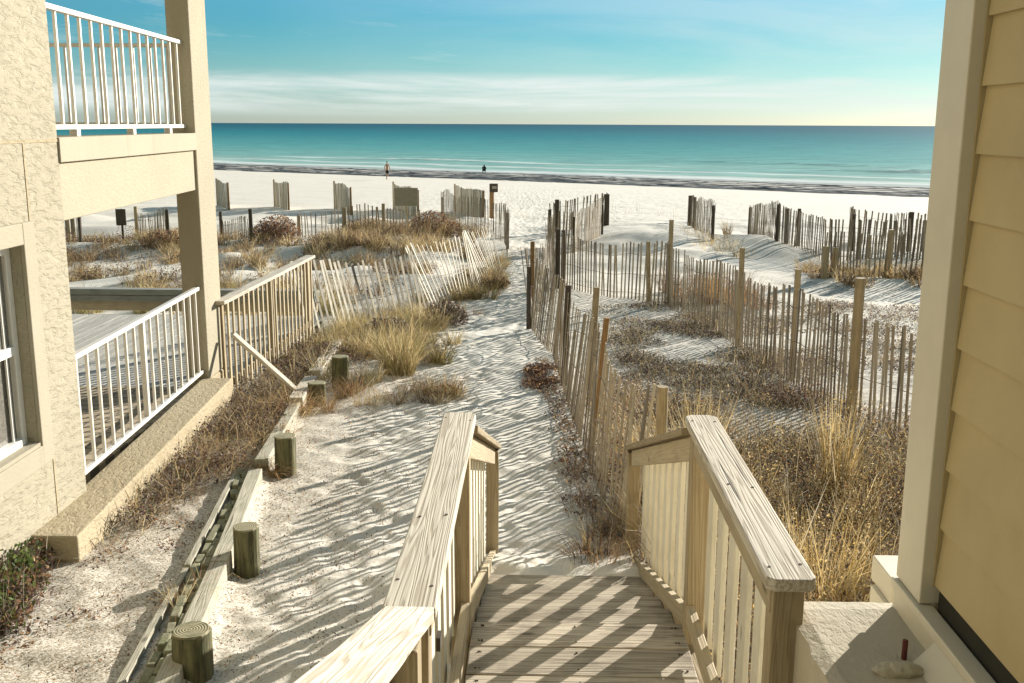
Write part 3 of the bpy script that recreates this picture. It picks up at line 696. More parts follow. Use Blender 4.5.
while yv < 8.2:
    for c in range(2):
        off = -.090 - c*(.060 if yv < 6.2 else .052)
        L = .165; a = tl(yv + (c*.085), off); b = tl(yv+L+(c*.085), off)
        z = gz(a[0]+.4, yv) + .085 + random.uniform(-.014,.010)
        if random.random() > .06: pv.bar((a[0]+random.uniform(-.006,.006),a[1]+random.uniform(0,.01),z+random.uniform(-.006,.006)),(b[0]+random.uniform(-.004,.004),b[1]-random.uniform(.006,.03),z+random.uniform(-.01,.008)), .054, .06)
    yv += .176
pv.build('paver_strip', plain('mossy_pavers', (.30,.29,.19), .9, 16, .45, .9, .2, (.11,.13,.05)), T, bevel=.008)
stubs = [(-1.90,6.39,.31,.085,'stub post with mossy bark, standing alone in the middle of the timber border'),
         (-2.17,8.60,.33,.095,'stub post with dry runners over its side, at the end of the paver strip'),
         (-1.78,4.93,.22,.10,'stub post with pale cut rings at the bottom edge of the photo'),
         (-2.46,11.3,.25,.10,'stub post half hidden by orange grass beside the slanting handrail'),
         (-2.36,12.2,.38,.10,'farthest stub post, greenish, standing against the tall grass')]
for (x, y, h, r, lb) in stubs:
    z = gz(x, y); rt = empty('stub_post', (x,y,z), lb, 'post', 'round stub posts along the timber border')
    MB().tube((x,y,z-.25),(x+.01,y,z+h), r*1.03, r, 22, .05, 5).build('trunk', M['mossy'], rt, smooth=False)
    MB().tube((x+.01,y,z+h+.001),(x+.01,y,z+h+.012), r*.985, r*.93, 22, .03).build('cut_end', M['cut'], rt)

# ------------------------------------------------------------------ stairs
St = empty('wooden_stairs', (.2, 4.5, 0), 'weathered wooden stairs and landing with wide railings leading down to the sand', 'stairs')
LZ = .74; y = 4.45
for i in range(9):
    board('landing_board', (-.275, y-.12, LZ-.02+random.uniform(-.002,.002)), (.695, y-.12, LZ-.02), .232, .04, M['deck'], St)
    y -= .243
for k in range(1, 7):
    z = LZ - .12*k; yc = 4.46 + .39*(k-.5)
    board('tread', (-.275, yc, z-.02), (.695, yc, z-.02), .372, .04, M['deck'], St)
    board('riser', (-.27, yc-.215, z-.0+.038), (.69, yc-.215, z+.038), .02, .074, M['deck'], St)
for sx_ in (-.30, .715):
    board('stringer', (sx_, 4.45, LZ-.13), (sx_, 6.9, LZ-.13-.12/.39*2.45), .038, .24, M['post'], St)
    board('stringer', (sx_, 2.3, LZ-.13), (sx_, 4.448, LZ-.13), .038, .20, M['post'], St)
nl = MB()
y = 4.45
for i in range(7):
    for dx in (-.235,-.22,.2,.64,.655):
        for dy in (.05,.19): nl.tube((dx+random.uniform(-.008,.008), y-dy, LZ-.0), (dx, y-dy, LZ+.0022), .005, .005, 7)
    y -= .243
nl.build('nail_head', M['gdark'], St)
def guard(xc, side, far_y, sgn, upper):
    """side=+1 right, -1 left; xc = centre line of the cap"""
    inx = xc - side*.03; yn = 2.66 if upper else 2.82
    # caps
    board('handrail', (xc, 2.75 if not upper else 2.545, 1.722), (xc, 4.46, 1.722), .142, .038, M['cap'], St, chamfer=.03, chamfer0=0. if upper else .022)
    if upper: board('handrail', (xc+.002, 1.2, 1.7215+.355*1.352), (xc, 2.552, 1.7215), .132, .038, M['cap'], St, bevel=.004)
    fx_ = xc + side*(-.045)
    board('handrail', (xc-side*.02, 4.47, 1.66), (fx_, 6.92, .80), .115, .034, M['post'], St, chamfer=.02)
    # rails under the caps
    board('rail_board', (inx, yn-.02, 1.655), (inx, 4.30, 1.655), .038, .09, M['trim'], St)
    board('rail_board', (inx, 4.40, 1.60), (inx-side*.02, 6.80, .765), .034, .105, M['trim'], St)
    board('bottom_rail', (inx, yn-.02, .86), (inx, 4.30, .86), .038, .085, M['trim'], St)
    board('bottom_rail', (inx, 4.40, .80), (inx-side*.02, 6.80, .04), .038, .085, M['trim'], St)
    # posts
    pw = .09
    board('post', (xc-side*.005, 4.35, .3), (xc-side*.005, 4.35, 1.702), pw, pw, M['post'], St, up=(0,1,0))
    board('post', (xc, yn, .3), (xc, yn, 1.702), pw, pw, M['post'], St, up=(0,1,0))
    board('post', (fx_, 6.84, -.3), (fx_, 6.84, .80), .085, .085, M['post'], St, up=(0,1,0))
    # pickets
    ox = xc + side*.012
    y = yn+.16
    while y < 4.24:
        board('picket', (ox+side*.012, y, .80), (ox+side*.012, y, 1.70), .022, .108, M['picket'], St, up=(0,1,0), bevel=.003); y += .235
    y = 4.54
    while y < 6.76:
        k = (y-4.4)/2.4; zt = 1.64-.835*k; zb = .74-.76*k
        board('picket', (ox-side*.02*k+side*.012, y, zb), (ox-side*.02*k+side*.012, y, zt), .022, .108, M['picket'], St, up=(0,1,0), bevel=.003); y += .25
    if upper:
        y = 2.5
        while y > 1.2:
            board('picket', (ox+side*.012, y, .9+.37*(2.6-y)), (ox+side*.012, y, 1.68+.37*(2.55-y)), .022, .12, M['picket'], St, up=(0,1,0), bevel=.003); y -= .225
        board('post', (xc+.01, 2.30, .3), (xc+.01, 2.30, 1.77), .09, .09, M['post'], St, up=(0,1,0))
for (sx1, sy1) in ((-.385,4.37),(-.275,4.33),(-.37,3.2),(-.285,3.22),(-.38,2.72),(-.28,2.68),(.69,4.36),(.785,4.35),(.70,3.55),(.78,3.52),(.69,2.84),(.785,2.86)):
    MB().tube((sx1,sy1,1.7405),(sx1,sy1,1.7425),.0055,.005,8).build('screw_head', M['gdark'], St)
guard(.737, 1, 6.84, 1, False)
guard(-.328, -1, 6.84, -1, True)
bk = MB(); bk.box(-.262,-.250,2.60,2.645,1.585,1.625); bk.build('bracket', M['gdark'], St)

# ------------------------------------------------------------------ right side: concrete wall and yellow house
cw = MB()
nx, ny = 14, 40; vs = []; 
for jy in range(ny+1):
    for ix in range(nx+1):
        X_ = .765 + (1.30-.765)*ix/nx; Y_ = .3 + (2.93-.3)*jy/ny
        e = min(ix, nx-ix, ny-jy); z = 1.60 - (.010 if e == 0 else 0) + .002*float(fbm(np.array(X_*14.), np.array(Y_*14.), 3, 5))
        if e == 0: X_ += .006*math.sin(jy*2.3) if ix in (0,nx) else 0
        vs.append((X_, Y_, z))
nb = len(vs); rim = [jy*(nx+1) for jy in range(ny+1)] + [ny*(nx+1)+i for i in range(1,nx+1)] + [jy*(nx+1)+nx for jy in range(ny-1,-1,-1)] + [i for i in range(nx-1,0,-1)]
fs = [(jy*(nx+1)+i, jy*(nx+1)+i+1, (jy+1)*(nx+1)+i+1, (jy+1)*(nx+1)+i) for jy in range(ny) for i in range(nx)]
for r_ in rim: vs.append((vs[r_][0]-(.008 if vs[r_][0] < 1 else 0), vs[r_][1], -.5))
for q in range(len(rim)):
    a, b = rim[q], rim[(q+1) % len(rim)]; fs.append((a, b, nb+(q+1) % len(rim), nb+q))
cw.add(vs, fs); CB = cw.build('concrete_wall', M['block'], None, smooth=False)
tag(CB, 'rough stuccoed concrete block wall between the stair railing and the yellow house', 'wall')
me = bpy.data.meshes.new('stone_chip'); import bmesh
bmx = bmesh.new(); bmesh.ops.create_icosphere(bmx, subdivisions=3, radius=1)
for v in bmx.verts:
    n_ = float(fbm(np.array(v.co.x*1.7+v.co.z), np.array(v.co.y*1.7), 3, 77)); v.co = Vector((v.co.x*.065, v.co.y*.035, v.co.z*.022))*(1+.5*n_)
bmx.to_mesh(me); bmx.free(); me.materials.append(M['block']); rk = bpy.data.objects.new('mortar_lump', me); COL.objects.link(rk); rk.location = (.955,2.50,1.605)
tag(rk, 'rough lump of old mortar stuck on top of the concrete wall', 'mortar lump')

Y = empty('siding_house', (2.5, 1, 0), 'yellow lap sided house with a cream corner board at the right edge', 'house')
sd_ = MB(); zz = 1.755; e = .168; first = True
while zz < 4.6:
    # each lap leans out at its bottom edge
    xo, xi = 1.114, 1.128; y0, y1 = -4., 2.70
    vs = [(xo,y0,zz),(xo,y1,zz),(xi,y1,zz+e+.012),(xi,y0,zz+e+.012),(xo+.02,y0,zz),(xo+.02,y1,zz),(xi+.02,y1,zz+e+.012),(xi+.02,y0,zz+e+.012)]
    sd_.add(vs, [(0,1,2,3),(7,6,5,4),(0,4,5,1),(3,2,6,7),(1,5,6,2),(0,3,7,4)]); zz += e
sd_.build('lap_siding', M['siding'], Y)
MB().box(1.160, 6.0, -4, 2.87, -.5, 5.2).build('wall_core', M['siding'], Y)
cb_ = MB(); cb_.box(1.080, 1.158, 2.71, 2.90, 1.693, 5.2); cb_.build('corner_board', M['corner'], Y, bevel=.004)
MB().box(1.162, 1.33, 2.872, 2.895, 1.693, 5.2).build('corner_board', M['corner'], Y, bevel=.004)
MB().box(1.112, 1.158, 2.702, 2.7095, 1.75, 5.2).build('siding_channel', M['siding'], Y)
wt = MB(); wt.box(1.066, 1.120, -4, 2.90, 1.662, 1.690); wt.build('water_table', M['corner'], Y, bevel=.004)
MB().box(1.074, 1.140, -4, 2.895, .5, 1.660).build('skirt_board', M['corner'], Y, bevel=.003)
MB().box(1.125, 1.158, -4, 2.69, 1.64, 1.75).build('gap_shade_strip', M['dark'], Y)  # near-black strip standing in for the shade in the recess below the siding
MB().box(1.145, 1.50, 3.10, 3.30, 1.50, 1.585).build('sill_end', M['corner'], Y, bevel=.004)
MB().box(1.13, 1.8, 2.90, 3.25, .2, 1.50).build('lower_wall', M['corner'], Y)
MB().box(.9, 6.3, -4.3, 3.2, 5.203, 5.35).build('roof', M['corner'], Y)
MB().add([(1.004,-4,.5),(1.073,-4,.5),(1.004,2.56,.5),(1.073,2.56,.5),(1.004,-4,1.585),(1.073,-4,1.661),(1.004,2.56,1.585),(1.073,2.56,1.661)],[(0,2,3,1),(4,5,7,6),(0,1,5,4),(2,6,7,3),(0,4,6,2),(1,3,7,5)]).build('skirt_board', M['corner'], Y, bevel=.003)
rd = MB().tube((.998,2.572,1.30),(.998,2.572,1.655), .007,.007,10,.1,6); ro = rd.build('rusty_rod', M['rust'], None)
tag(ro, 'rusty red iron rod standing against the cream skirt of the yellow house', 'rod')

# ------------------------------------------------------------------ signs and poles on the beach
def sign(name, label, x, y, h, w_, hh, matb, matp, pr=.05, yaw=0., zoff=0):
    z = gz(x, y); rt = empty(name, (x,y,z), label, 'sign', rz=yaw)
    MB().tube((x,y,z-.3),(x,y,z+h), pr, pr*.95, 10, .03).build('post', M[matp], rt)
    c, s_ = math.cos(yaw), math.sin(yaw)
    a = (x-c*w_/2+.0, y-s_*w_/2-pr-.02, z+h-hh/2-zoff); b = (x+c*w_/2, y+s_*w_/2-pr-.02, z+h-hh/2-zoff)
    MB().bar(a, b, .03, hh).build('sign_board', M[matb], rt, bevel=.005); return rt
M['signb'] = plain('sign_back', (.30,.27,.19), .7, 10, .2, .1)
M['signd'] = plain('sign_back_dark', (.10,.09,.07), .7, 10, .2, .1)
sign('beach_sign', 'square tan board on a tall wooden post in front of a short sand fence', -5.22, 42, 1.40, .95, .72, 'signb', 'rpost', .045)
sign('beach_sign', 'small grey sign on a dark post in the dunes seen under the balcony', -12.2, 30.4, .98, .30, .48, 'signd', 'gdark', .035)
rt = empty('wooden_post', (-1.95,46.3,gz(-1.95,46.3)), 'thick wooden post with small dark box on top at the beach end of the path', 'post')
z = gz(-1.95,46.3)
MB().tube((-1.95,46.3,z-.3),(-1.95,46.3,z+1.15), .11,.10,12,.04,4).build('post', M['brown_post'], rt)
MB().box(-2.05,-1.68,46.16,46.48,z+1.152,z+1.52).build('box', M['gdark'], rt, bevel=.01)
MB().box(-1.93,-1.73,46.145,46.157,z+1.30,z+1.42).build('box_panel', M['far_deck'], rt)

# ------------------------------------------------------------------ people
def person(name, label, joints, edges, mats, loc, rz, clothes):
    root = None
    me = bpy.data.meshes.new('body'); me.from_pydata([j[:3] for j in joints], edges, []); me.materials.append(mats)
    ob = bpy.data.objects.new(name, me); COL.objects.link(ob); ob.location = loc; ob.rotation_euler.z = rz
    sk = ob.modifiers.new('skin', 'SKIN'); lay = me.skin_vertices[0].data if me.skin_vertices else None
    if lay is None:
        bpy.context.view_layer.objects.active = ob
    for i, j in enumerate(joints): me.skin_vertices[0].data[i].radius = (j[3], j[3]*(j[4] if len(j) > 4 else 1))
    me.skin_vertices[0].data[0].use_root = True
    ob.modifiers.new('sub', 'SUBSURF').levels = 2; ob.modifiers['sub'].render_levels = 2
    tag(ob, label, 'person')
    for nm, js, es, mt in clothes:
        m2 = bpy.data.meshes.new(nm); m2.from_pydata([j[:3] for j in js], es, []); m2.materials.append(mt)
        c = bpy.data.objects.new(nm, m2); COL.objects.link(c); c.parent = ob; c.modifiers.new('skin','SKIN')
        for i, j in enumerate(js): m2.skin_vertices[0].data[i].radius = (j[3], j[3]*(j[4] if len(j) > 4 else 1))
        m2.skin_vertices[0].data[0].use_root = True
        c.modifiers.new('sub','SUBSURF').levels = 1
    return ob
def ensure_skin_layer(fn):
    return fn
# walker: bare torso, dark shorts, seen from behind, mid stride
WJ = [(0,0,.95,.13,.8),(0,0,1.15,.12,.75),(0,0,1.35,.16,.65),(0,0,1.48,.07),(0,.01,1.56,.055),(0,.02,1.66,.085),(0,.02,1.76,.07),
      (-.19,0,1.42,.055),(-.25,-.02,1.15,.042),(-.29,.06,.92,.032),(-.30,.09,.84,.03),
      (.19,0,1.42,.055),(.26,.0,1.15,.042),(.32,.02,.92,.032),(.34,.03,.84,.03),
      (-.09,.0,.86,.085),(-.10,.12,.50,.055),(-.10,.10,.10,.038),(-.10,.22,.04,.035),
      (.09,.0,.86,.085),(.08,-.10,.50,.055),(.06,-.36,.22,.038),(.06,-.36,.10,.035)]
WE = [(0,1),(1,2),(2,3),(3,4),(4,5),(5,6),(2,7),(7,8),(8,9),(9,10),(2,11),(11,12),(12,13),(13,14),(0,15),(15,16),(16,17),(17,18),(0,19),(19,20),(20,21),(21,22)]
SH = [(0,0,.98,.15,.85),(0,0,.90,.15,.85),(-.10,.03,.74,.10),(-.10,.08,.60,.085),(.10,-.02,.74,.10),(.09,-.06,.60,.085)]
SE = [(0,1),(1,2),(2,3),(1,4),(4,5)]
CJ = [(0,0,.28,.19),(0,.05,.48,.17),(0,.12,.68,.19,.8),(0,.15,.82,.08),(0,.18,.92,.10),(0,.18,1.02,.09),
      (-.2,.14,.72,.06),(-.26,.3,.50,.05),(-.15,.42,.40,.04),(.2,.14,.72,.06),(.26,.3,.50,.05),(.15,.42,.40,.04),
      (-.14,.10,.28,.10),(-.17,.42,.45,.07),(-.15,.30,.06,.05),(-.15,.44,.04,.045),(.14,.10,.28,.10),(.17,.42,.45,.07),(.15,.30,.06,.05),(.15,.44,.04,.045)]
CE = [(0,1),(1,2),(2,3),(3,4),(4,5),(2,6),(6,7),(7,8),(2,9),(9,10),(10,11),(0,12),(12,13),(13,14),(14,15),(0,16),(16,17),(17,18),(18,19)]
hairj = [(0,0.0,1.68,.075),(0,0.0,1.78,.075)]
person('person', 'bare chested walker in dark shorts crossing the beach', WJ, WE, M['skin'], (-14.0,98.5,gz(-14.0,98.5)), R(-15),
       [('shorts', SH, SE, M['cloth']), ('hair', hairj, [(0,1)], M['hair'])])
person('person', 'person in dark clothes crouching by the edge of the water', CJ, CE, M['cloth'], (-6.7,136,gz(-6.7,136)), R(10),
       [('hair', [(0,.17,.95,.1),(0,.17,1.04,.09)], [(0,1)], M['hair'])])

# ------------------------------------------------------------------ vegetation
def fx_field(name, kind='stuff', **k): pass
# A  dune grass beyond the deck and left of the path (stuff)
STR2 = [(.60,.48,.26),(.52,.40,.20),(.66,.55,.34),(.42,.31,.15),(.36,.26,.13)]
BRN = [(.30,.20,.11),(.24,.16,.09),(.38,.27,.15),(.19,.13,.08)]
dg = Fol()
def mask_left(x, y): return (fbm(x*.55, y*.45, 3, 61) > -.12) & (x < -1.9 - .06*np.maximum(0, 36-y))
x, y = scat(560, -17, -1.3, 20.5, 36, mask_left); dg.blades(x, y, 70, .20, .48, 1.2, STR2+BRN, .013, .9)
x, y = scat(330, -17, -1.6, 20.5, 36, mask_left); dg.leaves(x, y, 100, .32, .36, .026, BRN+PURP+PURP+OLIVE[:1])
x, y = scat(130, -6.5, -1.6, 28, 36.5, lambda x,y: fbm(x*.7,y*.6,2,65) > -.15); dg.blades(x, y, 90, .25, .60, 1.1, STR2+BRN, .013, .8); dg.leaves(x, y, 80, .35, .42, .028, BRN+PURP)
x, y = scat(70, -12, -3.6, 17.8, 20.5); dg.blades(x, y, 90, .2, .42, 1.1, STR2+OLIVE, .011, .8)
dg.build('dune_grass', 'dry brown dune grass covering the hummocks left of the path', 'grass', kind='stuff')
# B  grass and scrub between the leaning fence and the path
mg = Fol()
def mid(x, y):
    c = np.interp(y, [10.5, 12, 14, 17, 20, 24, 28], [-2.1, -2.1, -2.1, -2.05, -1.7, -1.1, -.85]); w = np.interp(y, [10.5, 12, 15, 19, 23, 28], [.2,.55,1.0,.85,.55,.3])
    return np.abs(x-c) < w*(.8+.6*fbm(x*1.5,y*1.5,2,67))
x, y = scat(210, -4, -.3, 12.2, 28, mid); mg.blades(x, y, 110, .13, .50, 1.2, STR2+STR2+OLIVE, .0075, .9)
x, y = scat(170, -4, -.3, 11.5, 28, mid); mg.blades(x, y, 50, .16, .34, 1.5, BRN+RUST+GREY, .0065, 1.1)
x, y = scat(150, -4, -.3, 13, 28, mid); mg.leaves(x, y, 150, .26, .22, .020, BRN+PURP+PURP)
x, y = scat(60, -3.3, -2.1, 14.5, 18); mg.blades(x, y, 70, .14, .42, 1.0, OLIVE+STR2, .007, .8)
x, y = scat(26, -2.0, -.85, 10.8, 12.3, lambda x,y: (np.hypot((x+1.15)/.42,(y-11.7)/.5) < 1)|(np.hypot((x+1.7)/.4,(y-11.5)/.3)<1)); mg.blades(x, y, 70, .10, .28, 1.6, STR2+BRN, .005, 1.)
mg.build('dune_grass', 'mixed straw coloured grass and low scrub between the leaning fence and the path', 'grass', kind='stuff')
# C  vine strip between footing ledge and timber border
vg = Fol()
def strip(x, y):
    c = np.interp(y, [6.4, 7.5, 8.5, 10, 12, 15.5], [-2.98, -2.92, -2.84, -2.95, -3.0, -3.02]); w = np.interp(y, [6.2, 7.4, 8.4, 9.5, 11, 15.5], [.05,.12,.28,.38,.42,.33])
    return np.abs(x-c) < w*(1+.5*fbm(x*3, y*2, 2, 69))
x, y = scat(330, -3.5, -2.3, 6.5, 15.5, strip); vg.leaves(x, y, 120, .15, .20, .015, PURP+PURP+PURP+BRN+GREEN[:1])
x, y = scat(300, -3.5, -2.3, 6.5, 15.5, strip); vg.blades(x, y, 26, .16, .36, 1.9, BRN+STR2+GREY, .0055, 1.2)
x, y = scat(50, -3.0, -2.45, 8.2, 11.0); vg.blades(x, y, 34, .12, .26, 2.0, STR2+RUST, .005, 1.2)
x, y = scat(16, -2.75, -2.45, 10.3, 11.4); vg.blades(x, y, 70, .08, .34, 1.7, GOLD+RUST, .0045, 1.2)
x, y = scat(6, -2.30, -2.15, 10.9, 12.0); vg.blades(x, y, 80, .06, .34, 1.5, RUST+GOLD, .0045, 1.2)
x, y = scat(5, -2.40, -2.2, 8.35, 8.8); vg.blades(x, y, 60, .05, .30, 1.7, STR2+RUST, .0045, 1.2)
x, y = scat(4, -2.25, -1.9, 5.6, 6.1); vg.blades(x, y, 60, .05, .24, 1.7, STR2+RUST, .004, 1.2)
vg.build('ground_cover', 'dark purple creeper and orange grass along the stucco footing', 'ground cover', kind='stuff')
# D  ivy beside the wall, bottom left
iv = Fol()
x, y = scat(90, -3.34, -2.95, 5.2, 6.45, lambda x,y: x < -3.33+ (6.6-y)*.32); iv.leaves(x, y, 150, .13, .20, .018, GREEN+PURP+PURP+RUST)
iv.blades(x, y, 20, .13, .30, 1.2, PURP+RUST+GREY, .005, 1.); iv.leaves(x[:36], y[:36], 70, .08, .25, .020, GREEN)
iv.build('ground_ivy', 'patch of green and reddish leaves against the stucco wall, bottom left corner', 'plant')
# E  dense dead growth right of the near fence
rg_ = Fol()
def right(x, y):
    lim = np.interp(y, [3, 5, 8, 10, 12.5], [5.0, 4.2, 3.9, 3.6, 3.3]); lo = np.interp(y, [3, 7, 8, 12], [.95,.88,.72,.62])
    return (x < lim) & (x > lo) & ((y < 9.0 + .9*x*.3) | (fbm(x*1.3, y*1.3, 3, 71) > .0))
x, y = scat(1300, .7, 5, 3.3, 12.6, right); rg_.blades(x, y, 30, .18, .36, 1.7, STRAW+RUST+GREY+PURP+PURP, .0045, 1.1)
x, y = scat(1150, .7, 5, 3.3, 12.0, right); rg_.leaves(x, y, 90, .18, .26, .014, PURP+PURP+PURP+RUST)
x, y = scat(700, .7, 4.2, 3.3, 11.0, lambda x,y: right(x,y) & (fbm(x*1.1,y*.9,2,91) > -.1)); rg_.leaves(x, y, 130, .20, .46, .0095, STRAW+STR2+GOLD+RUST)
x, y = scat(300, .85, 4.0, 3.4, 9.6, lambda x,y: right(x,y) & (fbm(x*1.4,y*1.1,2,93) > -.15)); rg_.blades(x, y, 34, .16, .52, 1.2, GOLD+STRAW+STR2+GREY, .005, 1.)
x, y = scat(90, .85, 3.2, 6.0, 9.5, right); rg_.blades(x, y, 8, .1, .80, .9, GREY+STRAW, .005, 1.)
rg_.build('dry_undergrowth', 'tangle of dead brown stems and straw between the near fence and the yellow house', 'undergrowth', kind='stuff')
# F  scrub on sand further right and along fences
fg = Fol()
def spread_scrub(x0,x1,y0,y1,n,seed,th): return scat(n, x0,x1,y0,y1, lambda x,y: fbm(x*.9,y*.7,3,seed) > th)
x, y = spread_scrub(1.2, 3.3, 11.5, 20.0, 560, 73, -.04); fg.leaves(x, y, 70, .30, .09, .016, PURP+PURP+GREY+OLIVE[:1]); fg.blades(x, y, 16, .25, .26, 1.8, BRN+GREY+STR2, .006, 1.)
x, y = spread_scrub(3.2, 9.5, 9.5, 20.5, 950, 75, -.06); fg.leaves(x, y, 65, .35, .08, .018, PURP+PURP+GREY); fg.blades(x, y, 14, .3, .26, 1.7, STR2+BRN+GREY, .007, 1.)
x, y = scat(80, 6.6, 11, 22.8, 26.5, lambda x,y: fbm(x*.9,y*.8,2,77) > -.1); fg.blades(x, y, 90, .2, .45, 1.2, BRN+STR2, .011, .9); fg.leaves(x, y, 60, .3, .25, .026, BRN+PURP)
x, y = scat(26, 2.8, 4.4, 19.5, 22.5); fg.blades(x, y, 90, .2, .62, .9, RUST+GOLD[:2]+BRN, .009, .8)
x, y = scat(40, 4.7, 6.2, 29, 34); fg.blades(x, y, 14, .15, .40, 1., STR2, .008, .8)
x, y = scat(30, -3.5, 7, 44, 58); fg.blades(x, y, 5, .2, .55, .6, GREY, .008, .5)
x, y = scat(50, 9, 14, 14, 22); fg.blades(x, y, 50, .2, .35, 1.2, BRN+STR2, .008, .9)
fg.build('dune_scrub', 'patches of dark scrub and rusty grass on the dunes right of the path', 'scrub', kind='stuff')
# G  tangled roots at foot of the near fence
tg = Fol()
fy = RNG.uniform(6.9, 14.5, 140); fxx = np.interp(fy, [6.9,8,10,12,15],[.60,.42,.36,.24,.18]) + RNG.normal(0,.07,140)
tg.leaves(fxx, fy, 22, .10, .05, .016, PURP+RUST+GREY); tg.blades(fxx[fy<9], fy[fy<9], 14, .12, .26, 1.6, PURP+RUST+GREY, .0045, 1.2)
x, y = scat(60, .15, .75, 6.3, 8.0, lambda x,y: x > .9-(8.3-y)*.38); tg.blades(x, y, 34, .1, .30, 1.5, PURP+RUST+STRAW, .0045, 1.2)
x, y = scat(20, -.05, .22, 12.3, 13.6); tg.leaves(x, y, 90, .14, .09, .02, RUST+PURP)
tg.build('dead_vines', 'dead vines and curled roots along the foot of the near slat fence', 'vines', kind='stuff')
# H  litter on the sand left of the timber border
lt = Fol(); x, y = scat(900, -3.2, -1.0, 4.6, 8.8); lt.leaves(x, y, 10, .12, .015, .008, RUST+GREY+PURP)
x, y = scat(200, -2.2, -.6, 9.0, 13); lt.leaves(x, y, 8, .12, .015, .010, RUST+GREY)
x, y = scat(14, -3.0, -2.2, 4.9, 7.4); lt.leaves(x, y, 50, .10, .03, .012, RUST+PURP)
lt.build('leaf_litter', 'brown leaf crumbs and shell bits scattered on the sand beside the timber border', 'litter', kind='stuff')
# I  seaweed wrack by the water
K = 3600; t_ = RNG.uniform(-78, 62, K); so = RNG.choice([106,109,113,118,123,129], K, p=[.2,.22,.2,.13,.13,.12]) + RNG.normal(0,.8,K) + 3*fbm(t_*.04, t_*0, 2, 81)
yc_ = so - .6*t_; ln_ = RNG.uniform(.5,2.6,K); wd_ = RNG.uniform(.10,.34,K); zc_ = ground(t_, yc_, False)
u_ = np.array([.857,-.514,0]); v_ = np.array([.514,.857,0]); c_ = np.stack([t_,yc_,zc_-.01],-1)
sw_ = Fol(); co_ = np.stack([c_-u_*ln_[:,None], c_-v_*wd_[:,None]+u_*.1, c_+u_*ln_[:,None], c_+v_*wd_[:,None]-u_*.1, c_+np.array([0,0,1])*RNG.uniform(.04,.10,K)[:,None]],1).reshape(-1,3)
sw_._push(co_, None, (np.arange(K)[:,None,None]*5+np.array([[[0,1,4],[1,2,4],[2,3,4],[3,0,4]]])).reshape(-1,3), np.repeat(np.array([.13,.145,.15])*RNG.uniform(.5,1.5,(K,1)),5,0))
sw_.q.append(np.zeros((0,4),int)); sw_.build('seaweed', 'lines of dark seaweed washed up along the shore', 'seaweed', kind='stuff')

# individually recognisable tufts
def tuft(label, x, y, n, rad, h, spread, pal, width=.006, curl=.6, leaves=None, name='grass_clump', lean=(0,0)):
    f = Fol(); f.blades(np.array([x]), np.array([y]), n, rad, h, spread, pal, width, curl, lean=lean)
    if leaves: f.leaves(np.array([x]), np.array([y]), leaves[0], leaves[1], leaves[2], leaves[3], leaves[4])
    return f.build(name, label, 'plant', 'single grass clumps and bushes')
tuft('tall golden grass clump standing upright just left of the yellow house corner', 2.42, 8.0, 200, .12, .95, .34, GOLD+STRAW+GREY, .007, .4, leaves=(500,.16,.95,.010,GOLD+STRAW))
tuft('low golden bunch spreading between the right handrail and the cream sill', 1.75, 5.9, 420, .28, .72, .8, GOLD+STRAW, .005, .8, leaves=(900,.34,.62,.009,STRAW+GOLD))
tuft('slender straw tuft rising right behind the thick post at the end of the stairs', 1.45, 8.7, 180, .14, .85, .35, STRAW, .006, .4)
tuft('sheaf of pale stems bent across the litter behind the lower railing', 1.15, 8.3, 90, .14, .95, .5, GREY+STRAW, .007, .5, lean=(-.35,.2))
tuft('tall pale green-gold grass clump at the left edge of the path', -1.75, 13.1, 480, .20, .85, .9, STR2+OLIVE[:2], .0075, .9)
tuft('dark purple bush in front of the leaning bleached fence', -2.25, 15.6, 120, .3, .45, .8, PURP+GREY, .008, .7, (1500,.42,.42,.03,PURP+GREY[:1]), 'dead_bush')
tuft('dark bush with pale leaves near the narrow part of the path', -1.55, 17.6, 120, .3, .45, .8, PURP+GREY, .008, .7, (1500,.40,.42,.03,PURP+GREY[:1]), 'dead_bush')
tuft('brown bushy clump directly at the foot of the heavily leaning fence', -.85, 22.6, 300, .25, .5, .7, RUST+STRAW, .01, .7, (800,.3,.3,.03,RUST+PURP))
tuft('small brown tuft lying on the path edge beside the tip of the left railing', -1.1, 11.9, 260, .22, .32, .9, STRAW+RUST, .006, .9, (300,.22,.12,.02,RUST))
tuft('dark rounded bush on the dune behind the wooden railing', -8.0, 32.0, 300, .5, .7, .8, RUST+PURP, .014, .7, (1800,.75,.75,.04,RUST+PURP), 'dead_bush')
tuft('dense brown bush on the crest of the dune beside the upright fence', -3.3, 33.5, 300, .6, .8, .8, RUST+STRAW, .014, .7, (2200,.9,.8,.04,RUST+PURP), 'dead_bush')
tuft('dry shrub on the rear slope inside the deck corner under the balcony', -10.9, 30.0, 300, .5, .6, .8, RUST+STRAW, .014, .7, (1200,.6,.5,.04,RUST+PURP), 'dead_bush')
tuft('lone spiky tuft on top of the small sand hump at the right', 6.35, 34.5, 90, .12, .55, .6, RUST+STRAW, .012, .5)

